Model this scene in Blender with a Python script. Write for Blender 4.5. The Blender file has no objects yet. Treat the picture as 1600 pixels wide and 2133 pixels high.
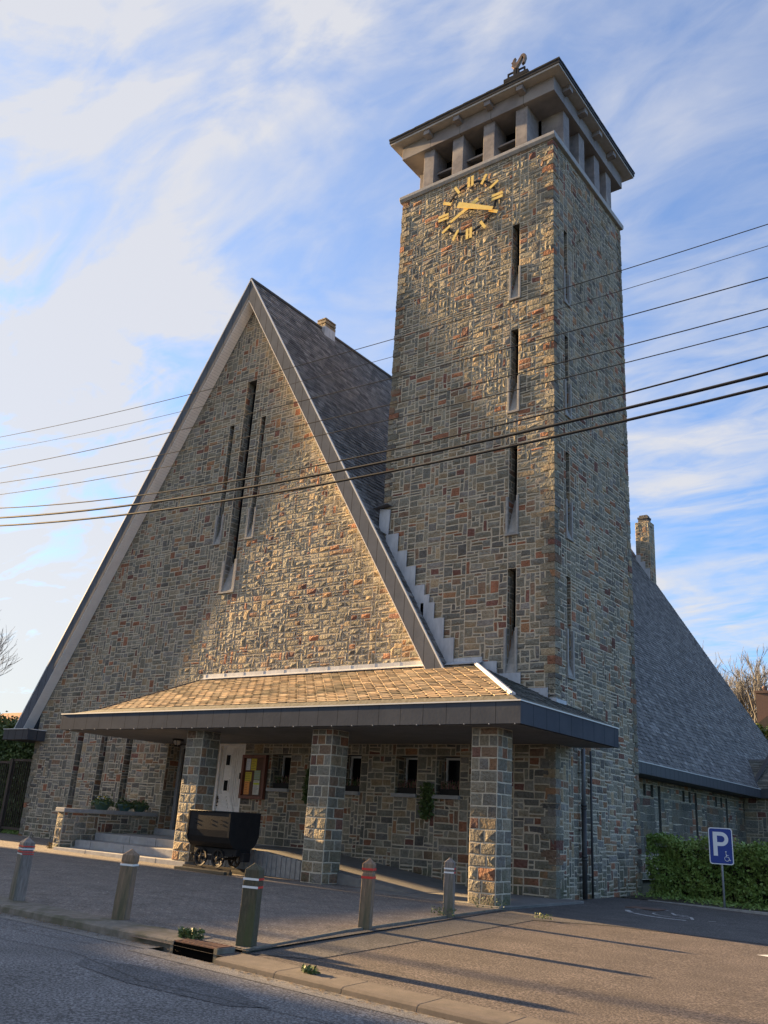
import bpy, math, random
import numpy as np
from mathutils import Vector, Matrix
R = math.radians
random.seed(7)
C = bpy.context.scene.collection
sc = bpy.context.scene

# ------------------------------------------------------------------ camera
F = 1835.35; YAW, PIT, ROL = -0.657273469, 0.335710845, -0.0633253969
CAM = np.array([10.93, -22.34, 1.65])
fw = np.array([math.sin(YAW)*math.cos(PIT), math.cos(YAW)*math.cos(PIT), math.sin(PIT)])
rt = np.array([math.cos(YAW), -math.sin(YAW), 0.0]); dn = np.cross(fw, rt)
rt2 = math.cos(ROL)*rt + math.sin(ROL)*dn; dn2 = -math.sin(ROL)*rt + math.cos(ROL)*dn
cam = bpy.data.cameras.new('camera'); co = bpy.data.objects.new('camera', cam); C.objects.link(co)
cam.sensor_fit = 'VERTICAL'; cam.sensor_height = 36; cam.lens = 36*F/2133
cam.clip_start = .05; cam.clip_end = 3000
mw = Matrix(((rt2[0], -dn2[0], -fw[0], CAM[0]), (rt2[1], -dn2[1], -fw[1], CAM[1]), (rt2[2], -dn2[2], -fw[2], CAM[2]), (0, 0, 0, 1)))
co.matrix_world = mw; sc.camera = co
sc.render.resolution_x = 768; sc.render.resolution_y = 1024

# ------------------------------------------------------------------ light, sky, exposure
SUN_EL = R(14.0); SUN_A = R(3.9)          # the sun grazes the facade from the far left
SUN_DIR = Vector((-math.cos(SUN_A)*math.cos(SUN_EL), -math.sin(SUN_A)*math.cos(SUN_EL), math.sin(SUN_EL)))
sl = bpy.data.lights.new('sun', 'SUN'); sl.energy = 5.0; sl.angle = R(1.0); sl.color = (1.0, .66, .32)
so = bpy.data.objects.new('sun', sl); C.objects.link(so); so.location = (-60, -10, 40)
so.rotation_euler = SUN_DIR.to_track_quat('Z', 'Y').to_euler()
world = bpy.data.worlds.new('World'); sc.world = world; world.use_nodes = True
SKY_STRENGTH = .06
def build_world():
    nt = world.node_tree; nt.nodes.clear(); N = nt.nodes; L = nt.links
    out = N.new('ShaderNodeOutputWorld'); bg = N.new('ShaderNodeBackground'); L.new(bg.outputs[0], out.inputs[0])
    sky = N.new('ShaderNodeTexSky'); sky.sky_type = 'NISHITA'; sky.sun_disc = False
    sky.sun_elevation = SUN_EL; sky.sun_rotation = math.atan2(SUN_DIR.x, SUN_DIR.y)
    sky.altitude = 200; sky.air_density = 1.0; sky.dust_density = 1.2; sky.ozone_density = 2.0
    tc = N.new('ShaderNodeTexCoord'); sep = N.new('ShaderNodeSeparateXYZ'); L.new(tc.outputs['Generated'], sep.inputs[0])
    def math_(op, a, b=None, clamp=False):
        m = N.new('ShaderNodeMath'); m.operation = op; m.use_clamp = clamp
        for i, v in enumerate((a, b)):
            if v is None: continue
            if isinstance(v, (int, float)): m.inputs[i].default_value = v
            else: L.new(v, m.inputs[i])
        return m.outputs[0]
    den = math_('ADD', math_('MAXIMUM', sep.outputs[2], 0.0), .16)
    u = math_('DIVIDE', sep.outputs[0], den); v = math_('DIVIDE', sep.outputs[1], den)
    cmb = N.new('ShaderNodeCombineXYZ'); L.new(u, cmb.inputs[0]); L.new(v, cmb.inputs[1])
    def noise(scale, det, rough, dist, rot, sx, sy, off=0):
        mp = N.new('ShaderNodeMapping'); mp.inputs['Rotation'].default_value = (0, 0, rot); mp.inputs['Scale'].default_value = (sx, sy, 1)
        mp.inputs['Location'].default_value = (off, off*.7, 0)
        L.new(cmb.outputs[0], mp.inputs[0]); t = N.new('ShaderNodeTexNoise'); L.new(mp.outputs[0], t.inputs['Vector'])
        t.inputs['Scale'].default_value = scale; t.inputs['Detail'].default_value = det; t.inputs['Roughness'].default_value = rough
        t.inputs['Distortion'].default_value = dist; return t.outputs[0]
    def ramp(x, p0, p1):
        r = N.new('ShaderNodeMapRange'); r.interpolation_type = 'SMOOTHSTEP'; L.new(x, r.inputs[0])
        r.inputs[1].default_value = p0; r.inputs[2].default_value = p1; return r.outputs[0]
    big = ramp(noise(1.3, 5, .55, .6, .6, 1.0, 1.3, 3.1), .22, .72)       # broad veils
    wis = ramp(noise(2.6, 8, .56, 1.3, -.5, 1.0, 1.7, 1.7), .28, .72)       # combed cirrus
    fin = ramp(noise(6.5, 8, .6, .9, -.4, 1.0, 2.4, 5.0), .32, .68)
    # more cloud towards the sun (-X), clearer to the east
    side = ramp(math_('ADD', math_('MULTIPLY', sep.outputs[0], -1.0), math_('MULTIPLY', sep.outputs[1], -.35)), -.35, .62)
    c = math_('MULTIPLY', big, math_('ADD', math_('MULTIPLY', wis, .65), math_('MULTIPLY', fin, .35)))
    c = math_('ADD', math_('MULTIPLY', c, .95), math_('MULTIPLY', math_('MULTIPLY', wis, .40), side))
    c = math_('ADD', c, math_('ADD', math_('MULTIPLY', side, .30), .06))
    low = ramp(sep.outputs[2], .42, .0)
    c = math_('ADD', c, math_('MULTIPLY', math_('MULTIPLY', low, side), .45))
    c = math_('MINIMUM', c, .93)
    skm = N.new('ShaderNodeMix'); skm.data_type = 'RGBA'; skm.blend_type = 'MULTIPLY'; skm.inputs[0].default_value = 1
    L.new(sky.outputs[0], skm.inputs[6]); skm.inputs[7].default_value = (*SKY_TINT, 1)
    cc = N.new('ShaderNodeMix'); cc.data_type = 'RGBA'; L.new(math_('MULTIPLY', low, side), cc.inputs[0])
    cc.inputs[6].default_value = (*CLOUD_HIGH, 1); cc.inputs[7].default_value = (*CLOUD_LOW, 1)
    mix = N.new('ShaderNodeMix'); mix.data_type = 'RGBA'; L.new(c, mix.inputs[0]); L.new(skm.outputs[2], mix.inputs[6]); L.new(cc.outputs[2], mix.inputs[7])
    L.new(mix.outputs[2], bg.inputs[0]); bg.inputs[1].default_value = SKY_STRENGTH
SKY_TINT = (.40, .74, 1.10)
CLOUD_HIGH = (2.5, 2.5, 2.6); CLOUD_LOW = (2.75, 2.65, 2.5)
build_world()
sc.view_settings.view_transform = 'Standard'; sc.view_settings.look = 'None'; sc.view_settings.gamma = 1
sc.view_settings.exposure = 2.38

# ------------------------------------------------------------------ helpers
def tag(o, label=None, cat=None, group=None, kind=None):
    if label: o['label'] = label
    if cat: o['category'] = cat
    if group: o['group'] = group
    if kind: o['kind'] = kind
    return o
def empty(name, loc, label, cat, group=None, rz=0):
    o = bpy.data.objects.new(name, None); C.objects.link(o); o.location = loc; o.rotation_euler = (0, 0, rz)
    o.empty_display_size = .2
    return tag(o, label, cat, group)
def copy_tree(o, parent=None):
    c = o.copy(); C.objects.link(c); c.parent = parent
    for ch in list(o.children): copy_tree(ch, c)
    return c
def link_mesh(name, me, mats, parent=None):
    for m in (mats if isinstance(mats, (list, tuple)) else [mats]): me.materials.append(m)
    o = bpy.data.objects.new(name, me); C.objects.link(o); o.parent = parent
    return o
class MB:
    def __init__(s): s.v = []; s.f = []; s.m = []; s.sm = []; s.col = None
    def face(s, pts, mi=0, smooth=False):
        b = len(s.v); s.v += [tuple(p) for p in pts]; s.f.append(tuple(range(b, b+len(pts)))); s.m.append(mi); s.sm.append(smooth)
    def box(s, x0, x1, y0, y1, z0, z1, mi=0):
        b = len(s.v)
        s.v += [(x0,y0,z0),(x1,y0,z0),(x1,y1,z0),(x0,y1,z0),(x0,y0,z1),(x1,y0,z1),(x1,y1,z1),(x0,y1,z1)]
        for q in ((0,3,2,1),(4,5,6,7),(0,1,5,4),(1,2,6,5),(2,3,7,6),(3,0,4,7)):
            s.f.append(tuple(b+i for i in q)); s.m.append(mi); s.sm.append(False)
        return s
    def obox(s, c, ax, ay, az, hx, hy, hz, mi=0):
        c, ax, ay, az = map(Vector, (c, ax, ay, az)); b = len(s.v)
        for sz in (-1, 1):
            for sx, sy in ((-1,-1),(1,-1),(1,1),(-1,1)): s.v.append(tuple(c+ax*hx*sx+ay*hy*sy+az*hz*sz))
        for q in ((0,3,2,1),(4,5,6,7),(0,1,5,4),(1,2,6,5),(2,3,7,6),(3,0,4,7)):
            s.f.append(tuple(b+i for i in q)); s.m.append(mi); s.sm.append(False)
    def prism(s, poly, axis, a, b, mi=0):
        # poly in the two other coordinates, extruded along axis from a to b
        def P(p, t):
            return (t, p[0], p[1]) if axis == 'x' else (p[0], t, p[1]) if axis == 'y' else (p[0], p[1], t)
        n = len(poly); base = len(s.v)
        s.v += [P(p, a) for p in poly] + [P(p, b) for p in poly]
        fs = [tuple(base+i for i in range(n)), tuple(base+n+i for i in reversed(range(n)))]
        fs += [(base+i, base+n+i, base+n+(i+1) % n, base+(i+1) % n) for i in range(n)]
        area = sum(poly[i][0]*poly[(i+1) % n][1]-poly[(i+1) % n][0]*poly[i][1] for i in range(n))
        flip = (area > 0) == (b > a)
        if axis == 'y': flip = not flip
        if not flip: fs = [tuple(reversed(f)) for f in fs]
        # prism faces now point outwards
        for f in fs: s.f.append(tuple(reversed(f))); s.m.append(mi); s.sm.append(False)
    def tube(s, pts, rad, n=8, mi=0, cap=True):
        pts = [Vector(p) for p in pts]
        if not hasattr(rad, '__len__'): rad = [rad]*len(pts)
        b = len(s.v)
        t0 = (pts[1]-pts[0]).normalized(); up = Vector((0,0,1)) if abs(t0.z) < .9 else Vector((1,0,0))
        for i, p in enumerate(pts):
            t = (pts[min(i+1, len(pts)-1)]-pts[max(i-1, 0)]).normalized()
            a = t.cross(up).normalized(); c = a.cross(t).normalized(); up = c
            for k in range(n):
                w = 2*math.pi*k/n; s.v.append(tuple(p+a*math.cos(w)*rad[i]+c*math.sin(w)*rad[i]))
        for i in range(len(pts)-1):
            for k in range(n):
                s.f.append((b+i*n+k, b+i*n+(k+1) % n, b+(i+1)*n+(k+1) % n, b+(i+1)*n+k)); s.m.append(mi); s.sm.append(n > 4)
        if cap:
            s.f.append(tuple(b+k for k in reversed(range(n)))); s.m.append(mi); s.sm.append(False)
            e = b+(len(pts)-1)*n; s.f.append(tuple(e+k for k in range(n))); s.m.append(mi); s.sm.append(False)
    def lathe(s, prof, c=(0,0,0), n=16, mi=0, axis='z'):
        b = len(s.v); c = Vector(c)
        for r, h in prof:
            for k in range(n):
                w = 2*math.pi*k/n; x, y = r*math.cos(w), r*math.sin(w)
                s.v.append(tuple(c+(Vector((x, y, h)) if axis == 'z' else Vector((x, h, y)))))
        for i in range(len(prof)-1):
            for k in range(n):
                q = (b+i*n+k, b+i*n+(k+1) % n, b+(i+1)*n+(k+1) % n, b+(i+1)*n+k)
                s.f.append(q if axis == 'z' else tuple(reversed(q))); s.m.append(mi); s.sm.append(True)
    def build(s, name, mats, parent=None, bevel=0, local=None):
        if local is not None:
            s.v = [(a-local[0], b-local[1], c-local[2]) for a, b, c in s.v]
        me = bpy.data.meshes.new(name); me.from_pydata(s.v, [], s.f); me.update()
        me.polygons.foreach_set('material_index', s.m); me.polygons.foreach_set('use_smooth', s.sm)
        o = link_mesh(name, me, mats, parent)
        if local is not None and parent is None: o.location = local
        if bevel:
            md = o.modifiers.new('bevel', 'BEVEL'); md.width = bevel; md.segments = 2; md.limit_method = 'ANGLE'; md.angle_limit = R(40)
        return o
def leaf_mesh(name, pts, size, mat, parent, rng, up=.3, aspect=.55):
    n = len(pts); nrm = rng.normal(size=(n, 3)); nrm[:, 2] += up; nrm /= np.linalg.norm(nrm, axis=1)[:, None]
    t = np.cross(nrm, rng.normal(size=(n, 3))); t /= np.linalg.norm(t, axis=1)[:, None]; b = np.cross(nrm, t)
    s = (size*rng.uniform(.6, 1.3, n))[:, None]
    v = np.stack([pts-t*s, pts+b*s*aspect, pts+t*s, pts-b*s*aspect], 1).reshape(-1, 3)
    me = bpy.data.meshes.new(name); me.vertices.add(4*n); me.vertices.foreach_set('co', v.ravel())
    me.loops.add(4*n); me.loops.foreach_set('vertex_index', np.arange(4*n)); me.polygons.add(n)
    me.polygons.foreach_set('loop_start', np.arange(n)*4); me.polygons.foreach_set('loop_total', np.full(n, 4)); me.update()
    return link_mesh(name, me, mat, parent)

# ------------------------------------------------------------------ materials
def base_mat(name):
    m = bpy.data.materials.new(name); m.use_nodes = True; nt = m.node_tree
    return m, nt, nt.nodes, nt.links, nt.nodes['Principled BSDF']
def mat(name, col, col2=None, scale=4.0, rough=.8, bump=0.3, bscale=60.0, bdist=.01, metal=0.0, spec=.5, stretch=None, detail=6, lo=.35, hi=.65, col3=None, scale3=1.0):
    m, nt, N, L, P = base_mat(name)
    tc = N.new('ShaderNodeTexCoord'); mp = N.new('ShaderNodeMapping'); L.new(tc.outputs['Object'], mp.inputs[0])
    if stretch: mp.inputs['Scale'].default_value = stretch
    P.inputs['Roughness'].default_value = rough; P.inputs['Metallic'].default_value = metal; P.inputs['Specular IOR Level'].default_value = spec
    P.inputs['Base Color'].default_value = (*col, 1)
    last = None
    if col2:
        t = N.new('ShaderNodeTexNoise'); t.inputs['Scale'].default_value = scale; t.inputs['Detail'].default_value = detail; t.inputs['Roughness'].default_value = .65
        L.new(mp.outputs[0], t.inputs['Vector'])
        r = N.new('ShaderNodeMapRange'); r.inputs[1].default_value = lo; r.inputs[2].default_value = hi; L.new(t.outputs[0], r.inputs[0])
        mx = N.new('ShaderNodeMix'); mx.data_type = 'RGBA'; L.new(r.outputs[0], mx.inputs[0])
        mx.inputs[6].default_value = (*col, 1); mx.inputs[7].default_value = (*col2, 1); last = mx.outputs[2]
        if col3:
            t3 = N.new('ShaderNodeTexNoise'); t3.inputs['Scale'].default_value = scale3; t3.inputs['Detail'].default_value = 5; L.new(mp.outputs[0], t3.inputs['Vector'])
            r3 = N.new('ShaderNodeMapRange'); r3.inputs[1].default_value = .5; r3.inputs[2].default_value = .68; L.new(t3.outputs[0], r3.inputs[0])
            m3 = N.new('ShaderNodeMix'); m3.data_type = 'RGBA'; L.new(r3.outputs[0], m3.inputs[0]); L.new(last, m3.inputs[6]); m3.inputs[7].default_value = (*col3, 1); last = m3.outputs[2]
        L.new(last, P.inputs['Base Color'])
    if bump:
        t2 = N.new('ShaderNodeTexNoise'); t2.inputs['Scale'].default_value = bscale; t2.inputs['Detail'].default_value = 5; L.new(mp.outputs[0], t2.inputs['Vector'])
        b = N.new('ShaderNodeBump'); b.inputs['Strength'].default_value = bump; b.inputs['Distance'].default_value = bdist
        L.new(t2.outputs[0], b.inputs['Height']); L.new(b.outputs[0], P.inputs['Normal'])
    return m
def attr_mat(name, rough=.85, bump=.6, b1=9.0, b2=45.0, dist=.03, vary=.35, vscale=14.0, spec=.3, patch=None, pscale=.5, plo=.52, phi=.62, weather=False):
    # colour of each stone / slate comes from its own 'Col' attribute, broken up by noise
    m, nt, N, L, P = base_mat(name)
    at = N.new('ShaderNodeAttribute'); at.attribute_name = 'Col'; tc = N.new('ShaderNodeTexCoord')
    t = N.new('ShaderNodeTexNoise'); t.inputs['Scale'].default_value = vscale; t.inputs['Detail'].default_value = 6; t.inputs['Roughness'].default_value = .7
    L.new(tc.outputs['Object'], t.inputs['Vector'])
    r = N.new('ShaderNodeMapRange'); r.inputs[1].default_value = .3; r.inputs[2].default_value = .7; r.inputs[3].default_value = 1-vary; r.inputs[4].default_value = 1+vary; L.new(t.outputs[0], r.inputs[0])
    mx = N.new('ShaderNodeMix'); mx.data_type = 'RGBA'; mx.blend_type = 'MULTIPLY'; mx.inputs[0].default_value = 1
    L.new(at.outputs['Color'], mx.inputs[6]); L.new(r.outputs[0], mx.inputs[7]); last = mx.outputs[2]
    if patch:
        t3 = N.new('ShaderNodeTexNoise'); t3.inputs['Scale'].default_value = pscale; t3.inputs['Detail'].default_value = 8; t3.inputs['Roughness'].default_value = .7; L.new(tc.outputs['Object'], t3.inputs['Vector'])
        r3 = N.new('ShaderNodeMapRange'); r3.inputs[1].default_value = plo; r3.inputs[2].default_value = phi; r3.inputs[4].default_value = .8; L.new(t3.outputs[0], r3.inputs[0])
        m3 = N.new('ShaderNodeMix'); m3.data_type = 'RGBA'; L.new(r3.outputs[0], m3.inputs[0]); L.new(last, m3.inputs[6]); m3.inputs[7].default_value = (*patch, 1); last = m3.outputs[2]
    if weather:
        mp = N.new('ShaderNodeMapping'); mp.inputs['Scale'].default_value = (1.3, 1.3, .16); L.new(tc.outputs['Object'], mp.inputs[0])
        wn = N.new('ShaderNodeTexNoise'); wn.inputs['Scale'].default_value = 1.0; wn.inputs['Detail'].default_value = 5; L.new(mp.outputs[0], wn.inputs['Vector'])
        wr = N.new('ShaderNodeMapRange'); wr.inputs[1].default_value = .35; wr.inputs[2].default_value = .65; wr.inputs[3].default_value = .74; wr.inputs[4].default_value = 1.14; L.new(wn.outputs[0], wr.inputs[0])
        m6 = N.new('ShaderNodeMix'); m6.data_type = 'RGBA'; m6.blend_type = 'MULTIPLY'; m6.inputs[0].default_value = 1; L.new(last, m6.inputs[6]); L.new(wr.outputs[0], m6.inputs[7]); last = m6.outputs[2]
        gp = N.new('ShaderNodeNewGeometry'); sp = N.new('ShaderNodeSeparateXYZ'); L.new(gp.outputs['Position'], sp.inputs[0])
        zr = N.new('ShaderNodeMapRange'); zr.inputs[1].default_value = 1.1; zr.inputs[2].default_value = .1; L.new(sp.outputs[2], zr.inputs[0])
        mn = N.new('ShaderNodeTexNoise'); mn.inputs['Scale'].default_value = 2.2; mn.inputs['Detail'].default_value = 6; L.new(tc.outputs['Object'], mn.inputs['Vector'])
        mr = N.new('ShaderNodeMapRange'); mr.inputs[1].default_value = .42; mr.inputs[2].default_value = .6; mr.inputs[4].default_value = .75; L.new(mn.outputs[0], mr.inputs[0])
        mu = N.new('ShaderNodeMath'); mu.operation = 'MULTIPLY'; L.new(zr.outputs[0], mu.inputs[0]); L.new(mr.outputs[0], mu.inputs[1])
        m7 = N.new('ShaderNodeMix'); m7.data_type = 'RGBA'; L.new(mu.outputs[0], m7.inputs[0]); L.new(last, m7.inputs[6]); m7.inputs[7].default_value = (.10, .105, .055, 1); last = m7.outputs[2]
    L.new(last, P.inputs['Base Color']); P.inputs['Roughness'].default_value = rough; P.inputs['Specular IOR Level'].default_value = spec
    h1 = N.new('ShaderNodeTexNoise'); h1.inputs['Scale'].default_value = b1; h1.inputs['Detail'].default_value = 3; L.new(tc.outputs['Object'], h1.inputs['Vector'])
    h2 = N.new('ShaderNodeTexNoise'); h2.inputs['Scale'].default_value = b2; h2.inputs['Detail'].default_value = 4; L.new(tc.outputs['Object'], h2.inputs['Vector'])
    ad = N.new('ShaderNodeMath'); ad.operation = 'MULTIPLY_ADD'; L.new(h2.outputs[0], ad.inputs[0]); ad.inputs[1].default_value = .35; L.new(h1.outputs[0], ad.inputs[2])
    b = N.new('ShaderNodeBump'); b.inputs['Strength'].default_value = bump; b.inputs['Distance'].default_value = dist
    L.new(ad.outputs[0], b.inputs['Height']); L.new(b.outputs[0], P.inputs['Normal'])
    return m
def glass_mat(name, col=(.008, .009, .011), rough=.22):
    m, nt, N, L, P = base_mat(name); P.inputs['Base Color'].default_value = (*col, 1); P.inputs['Roughness'].default_value = rough
    P.inputs['Specular IOR Level'].default_value = .08; return m

def seam_mat(name, c1, c2, px, py, ox=0, oy=0, w=.012, rough=.6, spec=.3, mirror=None, dark=.35, bump=.12, grain=12, col3=None):
    m = mat(name, c1, c2, 1.6, rough, bump, grain, .02, 0, spec, col3=col3, scale3=.6); nt = m.node_tree; N = nt.nodes; L = nt.links; P = N['Principled BSDF']
    g = N.new('ShaderNodeNewGeometry'); sp = N.new('ShaderNodeSeparateXYZ'); L.new(g.outputs['Position'], sp.inputs[0]); sn = N.new('ShaderNodeSeparateXYZ'); L.new(g.outputs['True Normal'], sn.inputs[0])
    def mt(op, a, b):
        q = N.new('ShaderNodeMath'); q.operation = op
        for i, v in enumerate((a, b)):
            if v is None: continue
            if isinstance(v, (int, float)): q.inputs[i].default_value = v
            else: L.new(v, q.inputs[i])
        return q.outputs[0]
    x = mt('SUBTRACT', sp.outputs[0], ox)
    if mirror is not None: x = mt('ABSOLUTE', mt('SUBTRACT', sp.outputs[0], mirror), None)
    fx = mt('LESS_THAN', mt('FLOORED_MODULO', x, px), w); fy = mt('LESS_THAN', mt('FLOORED_MODULO', mt('SUBTRACT', sp.outputs[1], oy), py), w)
    sel = mt('GREATER_THAN', mt('ABSOLUTE', sn.outputs[0], None), mt('ABSOLUTE', sn.outputs[1], None))
    k = mt('ADD', mt('MULTIPLY', fy, sel), mt('MULTIPLY', fx, mt('SUBTRACT', 1, sel)))
    mx = N.new('ShaderNodeMix'); mx.data_type = 'RGBA'; mx.blend_type = 'MULTIPLY'; L.new(k, mx.inputs[0]); mx.inputs[7].default_value = (dark, dark, dark, 1)
    src = P.inputs['Base Color'].links[0].from_socket; L.new(src, mx.inputs[6]); L.new(mx.outputs[2], P.inputs['Base Color'])
    return m
M_stone = attr_mat('rubble_stone', bump=1.0, dist=.085, b1=13.0, vary=.3, weather=True)
M_mortar = mat('mortar', (.55, .475, .36), (.42, .365, .28), 6, .95, .4, 40, .01)
M_slate = attr_mat('slate', rough=.7, bump=.35, dist=.008, vary=.4, vscale=5, spec=.25)
M_cslate = attr_mat('weathered_slate', rough=.8, bump=.5, dist=.01, vary=.3, vscale=18, patch=(.085, .078, .055), pscale=.9, plo=.50, phi=.62)
M_kerb = mat('kerb_concrete', (.20, .175, .145), (.12, .11, .085), 6, .9, .6, 90, .008, col3=(.09, .085, .05), scale3=1.5)
M_zinc = mat('grey_zinc', (.062, .065, .072), (.05, .053, .06), 1.6, .55, .12, 12, .02, 0.0, .4, col3=(.075, .077, .082), scale3=.5)
M_flash = mat('pale_zinc', (.46, .48, .51), (.33, .35, .38), 5, .5, .1, 20, .01, .0, .5, stretch=(1, 1, .3))
M_trim = mat('bright_metal_trim', (.6, .6, .58), None, rough=.4, bump=0)
M_gutter = mat('stained_zinc_gutter', (.15, .14, .11), (.06, .06, .045), 7, .8, .2, 30, .01, stretch=(1.5, 1.5, .3))
M_soffit = mat('white_boards', (.80, .77, .74), (.73, .70, .67), 3, .6, .05)
M_dsoffit = mat('grey_soffit', (.17, .17, .17), (.13, .13, .13), 2, .8, .05)
M_conc = mat('grey_pink_concrete', (.245, .228, .23), (.18, .168, .172), 6, .9, .4, 80, .01, col3=(.34, .31, .29), scale3=1.2)
M_conc2 = mat('pale_concrete', (.34, .325, .30), (.24, .235, .225), 7, .9, .4, 70, .01)
M_blue = mat('bluestone', (.36, .36, .36), (.26, .26, .265), 5, .8, .3, 50, .01, col3=(.33, .32, .30), scale3=2)
M_paintw = mat('white_paint', (.78, .77, .75), (.68, .67, .65), 9, .5, .08)
M_darkwood = mat('dark_brown_wood', (.035, .026, .02), (.05, .035, .025), 8, .5, .2, 30, .004, stretch=(1, 1, .1))
M_redwood = mat('red_brown_wood', (.17, .055, .03), (.11, .035, .02), 9, .45, .15, 40, .003, stretch=(1, 1, .15))
M_glass = glass_mat('dark_glass')
M_black = mat('black_paint', (.010, .010, .011), (.016, .015, .015), 6, .6, .25, 20, .006, spec=.25)
M_iron = mat('worn_iron', (.022, .021, .02), (.045, .035, .028), 10, .75, .3, 60, .004, .1, .3)
M_gold = mat('gilded_metal', (.95, .68, .20), (.85, .58, .15), 8, .42, .15, 40, .003, .35)
M_gold2 = mat('tarnished_gilding', (.26, .17, .11), (.14, .10, .07), 9, .4, .15, 30, .004, .6)
M_pot = mat('green_glazed_pot', (.045, .10, .075), (.07, .13, .10), 5, .35, .1)
M_pot2 = mat('blue_glazed_pot', (.06, .13, .14), (.08, .16, .16), 5, .35, .1)
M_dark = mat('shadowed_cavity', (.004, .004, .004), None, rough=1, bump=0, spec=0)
M_pipe = mat('cast_iron_pipe', (.03, .03, .033), (.045, .043, .042), 8, .6, .15)
M_pipe2 = mat('grey_zinc_pipe', (.14, .15, .165), (.11, .12, .13), 5, .45, .1)
M_leaf = mat('hedge_leaf', (.14, .23, .045), (.22, .31, .07), 1.3, .55, 0, lo=.4, hi=.6)
M_leaf2 = mat('dark_hedge_leaf', (.055, .095, .025), (.09, .13, .035), 1.0, .55, 0)
M_leafy = mat('young_leaf', (.16, .19, .04), (.10, .15, .035), 1.0, .55, 0)
M_bark = mat('pale_bark', (.18, .18, .185), (.115, .115, .115), 9, .9, .4, 30, .01)
M_twig = mat('brown_twig', (.055, .04, .03), (.08, .055, .04), 5, .9, 0)
M_bud = mat('reddish_bud', (.50, .36, .28), (.42, .27, .20), 2, .7, 0)
M_cable = mat('black_cable', (.008, .008, .009), None, rough=.6, bump=0)

M_fascia = seam_mat('grey_zinc_fascia', (.12, .132, .155), (.095, .106, .125), .408, .53, mirror=-13.88, w=.02, rough=.9, spec=.1, dark=.3)
M_canopy = seam_mat('dark_zinc_panels', (.072, .081, .097), (.06, .068, .082), .665, .665, .05, .1, w=.02, rough=.95, spec=.05, col3=(.084, .092, .106), dark=.45)
M_eaves = seam_mat('eaves_zinc', (.062, .065, .072), (.05, .053, .06), .55, .53, .1, .1, w=.045, rough=.6, spec=.3, dark=.35)
M_ring = seam_mat('ring_beam_concrete', (.25, .233, .235), (.185, .172, .176), 1.337, 1.30, -5.11, .66, w=.018, rough=.9, spec=.3, bump=.4, grain=80, col3=(.29, .27, .26), dark=.25)
M_darkz = mat('dark_zinc', (.05, .053, .06), None, bump=0, rough=.5)
# ------------------------------------------------------------------ stonework
PAL = [((.222,.202,.152),3.4),((.192,.180,.142),3.4),((.252,.215,.152),2.4),((.165,.158,.134),2.6),((.236,.218,.176),1.9),((.292,.222,.138),1.6),((.228,.148,.098),1.4),
       ((.265,.118,.068),.75),((.165,.078,.060),.65),((.30,.165,.088),.45),((.130,.120,.106),1.0),((.205,.188,.165),1.6)]
PALC = np.array([p[0] for p in PAL])*1.14; PALW = np.array([p[1] for p in PAL]); PALW = PALW/PALW.sum()
SIZES = [((2,1),1.9),((3,1),1.5),((2,2),3.8),((3,2),3.8),((4,2),.9),((1,2),.8),((1,3),.8),((1,4),.5),((2,3),.8),((2,4),.3),((1,1),.3),((4,1),.5),((3,3),.25)]
SPAN = max(s[0][1] for s in SIZES)
class Wall:
    def __init__(s): s.v = []; s.f = []; s.fm = []; s.fc = []; s.n = 0
    def add(s, V, faces, mats, col):
        b = s.n; s.v.append(V); s.n += len(V)
        for f, m in zip(faces, mats): s.f.append([b+i for i in f]); s.fm.append(m); s.fc.append(col)
    def quad(s, pts, mi=1, col=(.1,.1,.1)):
        s.add(np.array(pts, float), [list(range(len(pts)))], [mi], col)
    def box(s, x0, x1, y0, y1, z0, z1, mi=1):
        p = [(x0,y0,z0),(x1,y0,z0),(x1,y1,z0),(x0,y1,z0),(x0,y0,z1),(x1,y0,z1),(x1,y1,z1),(x0,y1,z1)]
        s.add(np.array(p, float), [[0,3,2,1],[4,5,6,7],[0,1,5,4],[1,2,6,5],[2,3,7,6],[3,0,4,7]], [mi]*6, (.1,.1,.1))
    def build(s, name, parent, mats=None):
        V = np.concatenate(s.v); me = bpy.data.meshes.new(name); me.from_pydata(V.tolist(), [], s.f); me.update()
        me.polygons.foreach_set('material_index', s.fm)
        cnt = np.array([len(f) for f in s.f]); cols = np.repeat(np.array(s.fc), cnt, axis=0); cols = np.concatenate([cols, np.ones((len(cols), 1))], 1)
        a = me.color_attributes.new('Col', 'FLOAT_COLOR', 'CORNER'); a.data.foreach_set('color', cols.ravel())
        return link_mesh(name, me, mats or [M_stone, M_mortar], parent)
def lines(breaks, g):
    out = [breaks[0]]
    for a, b in zip(breaks[:-1], breaks[1:]):
        n = max(1, round((b-a)/g)); out += [a+(b-a)*i/n for i in range(1, n+1)]
    return np.array(out)
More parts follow.
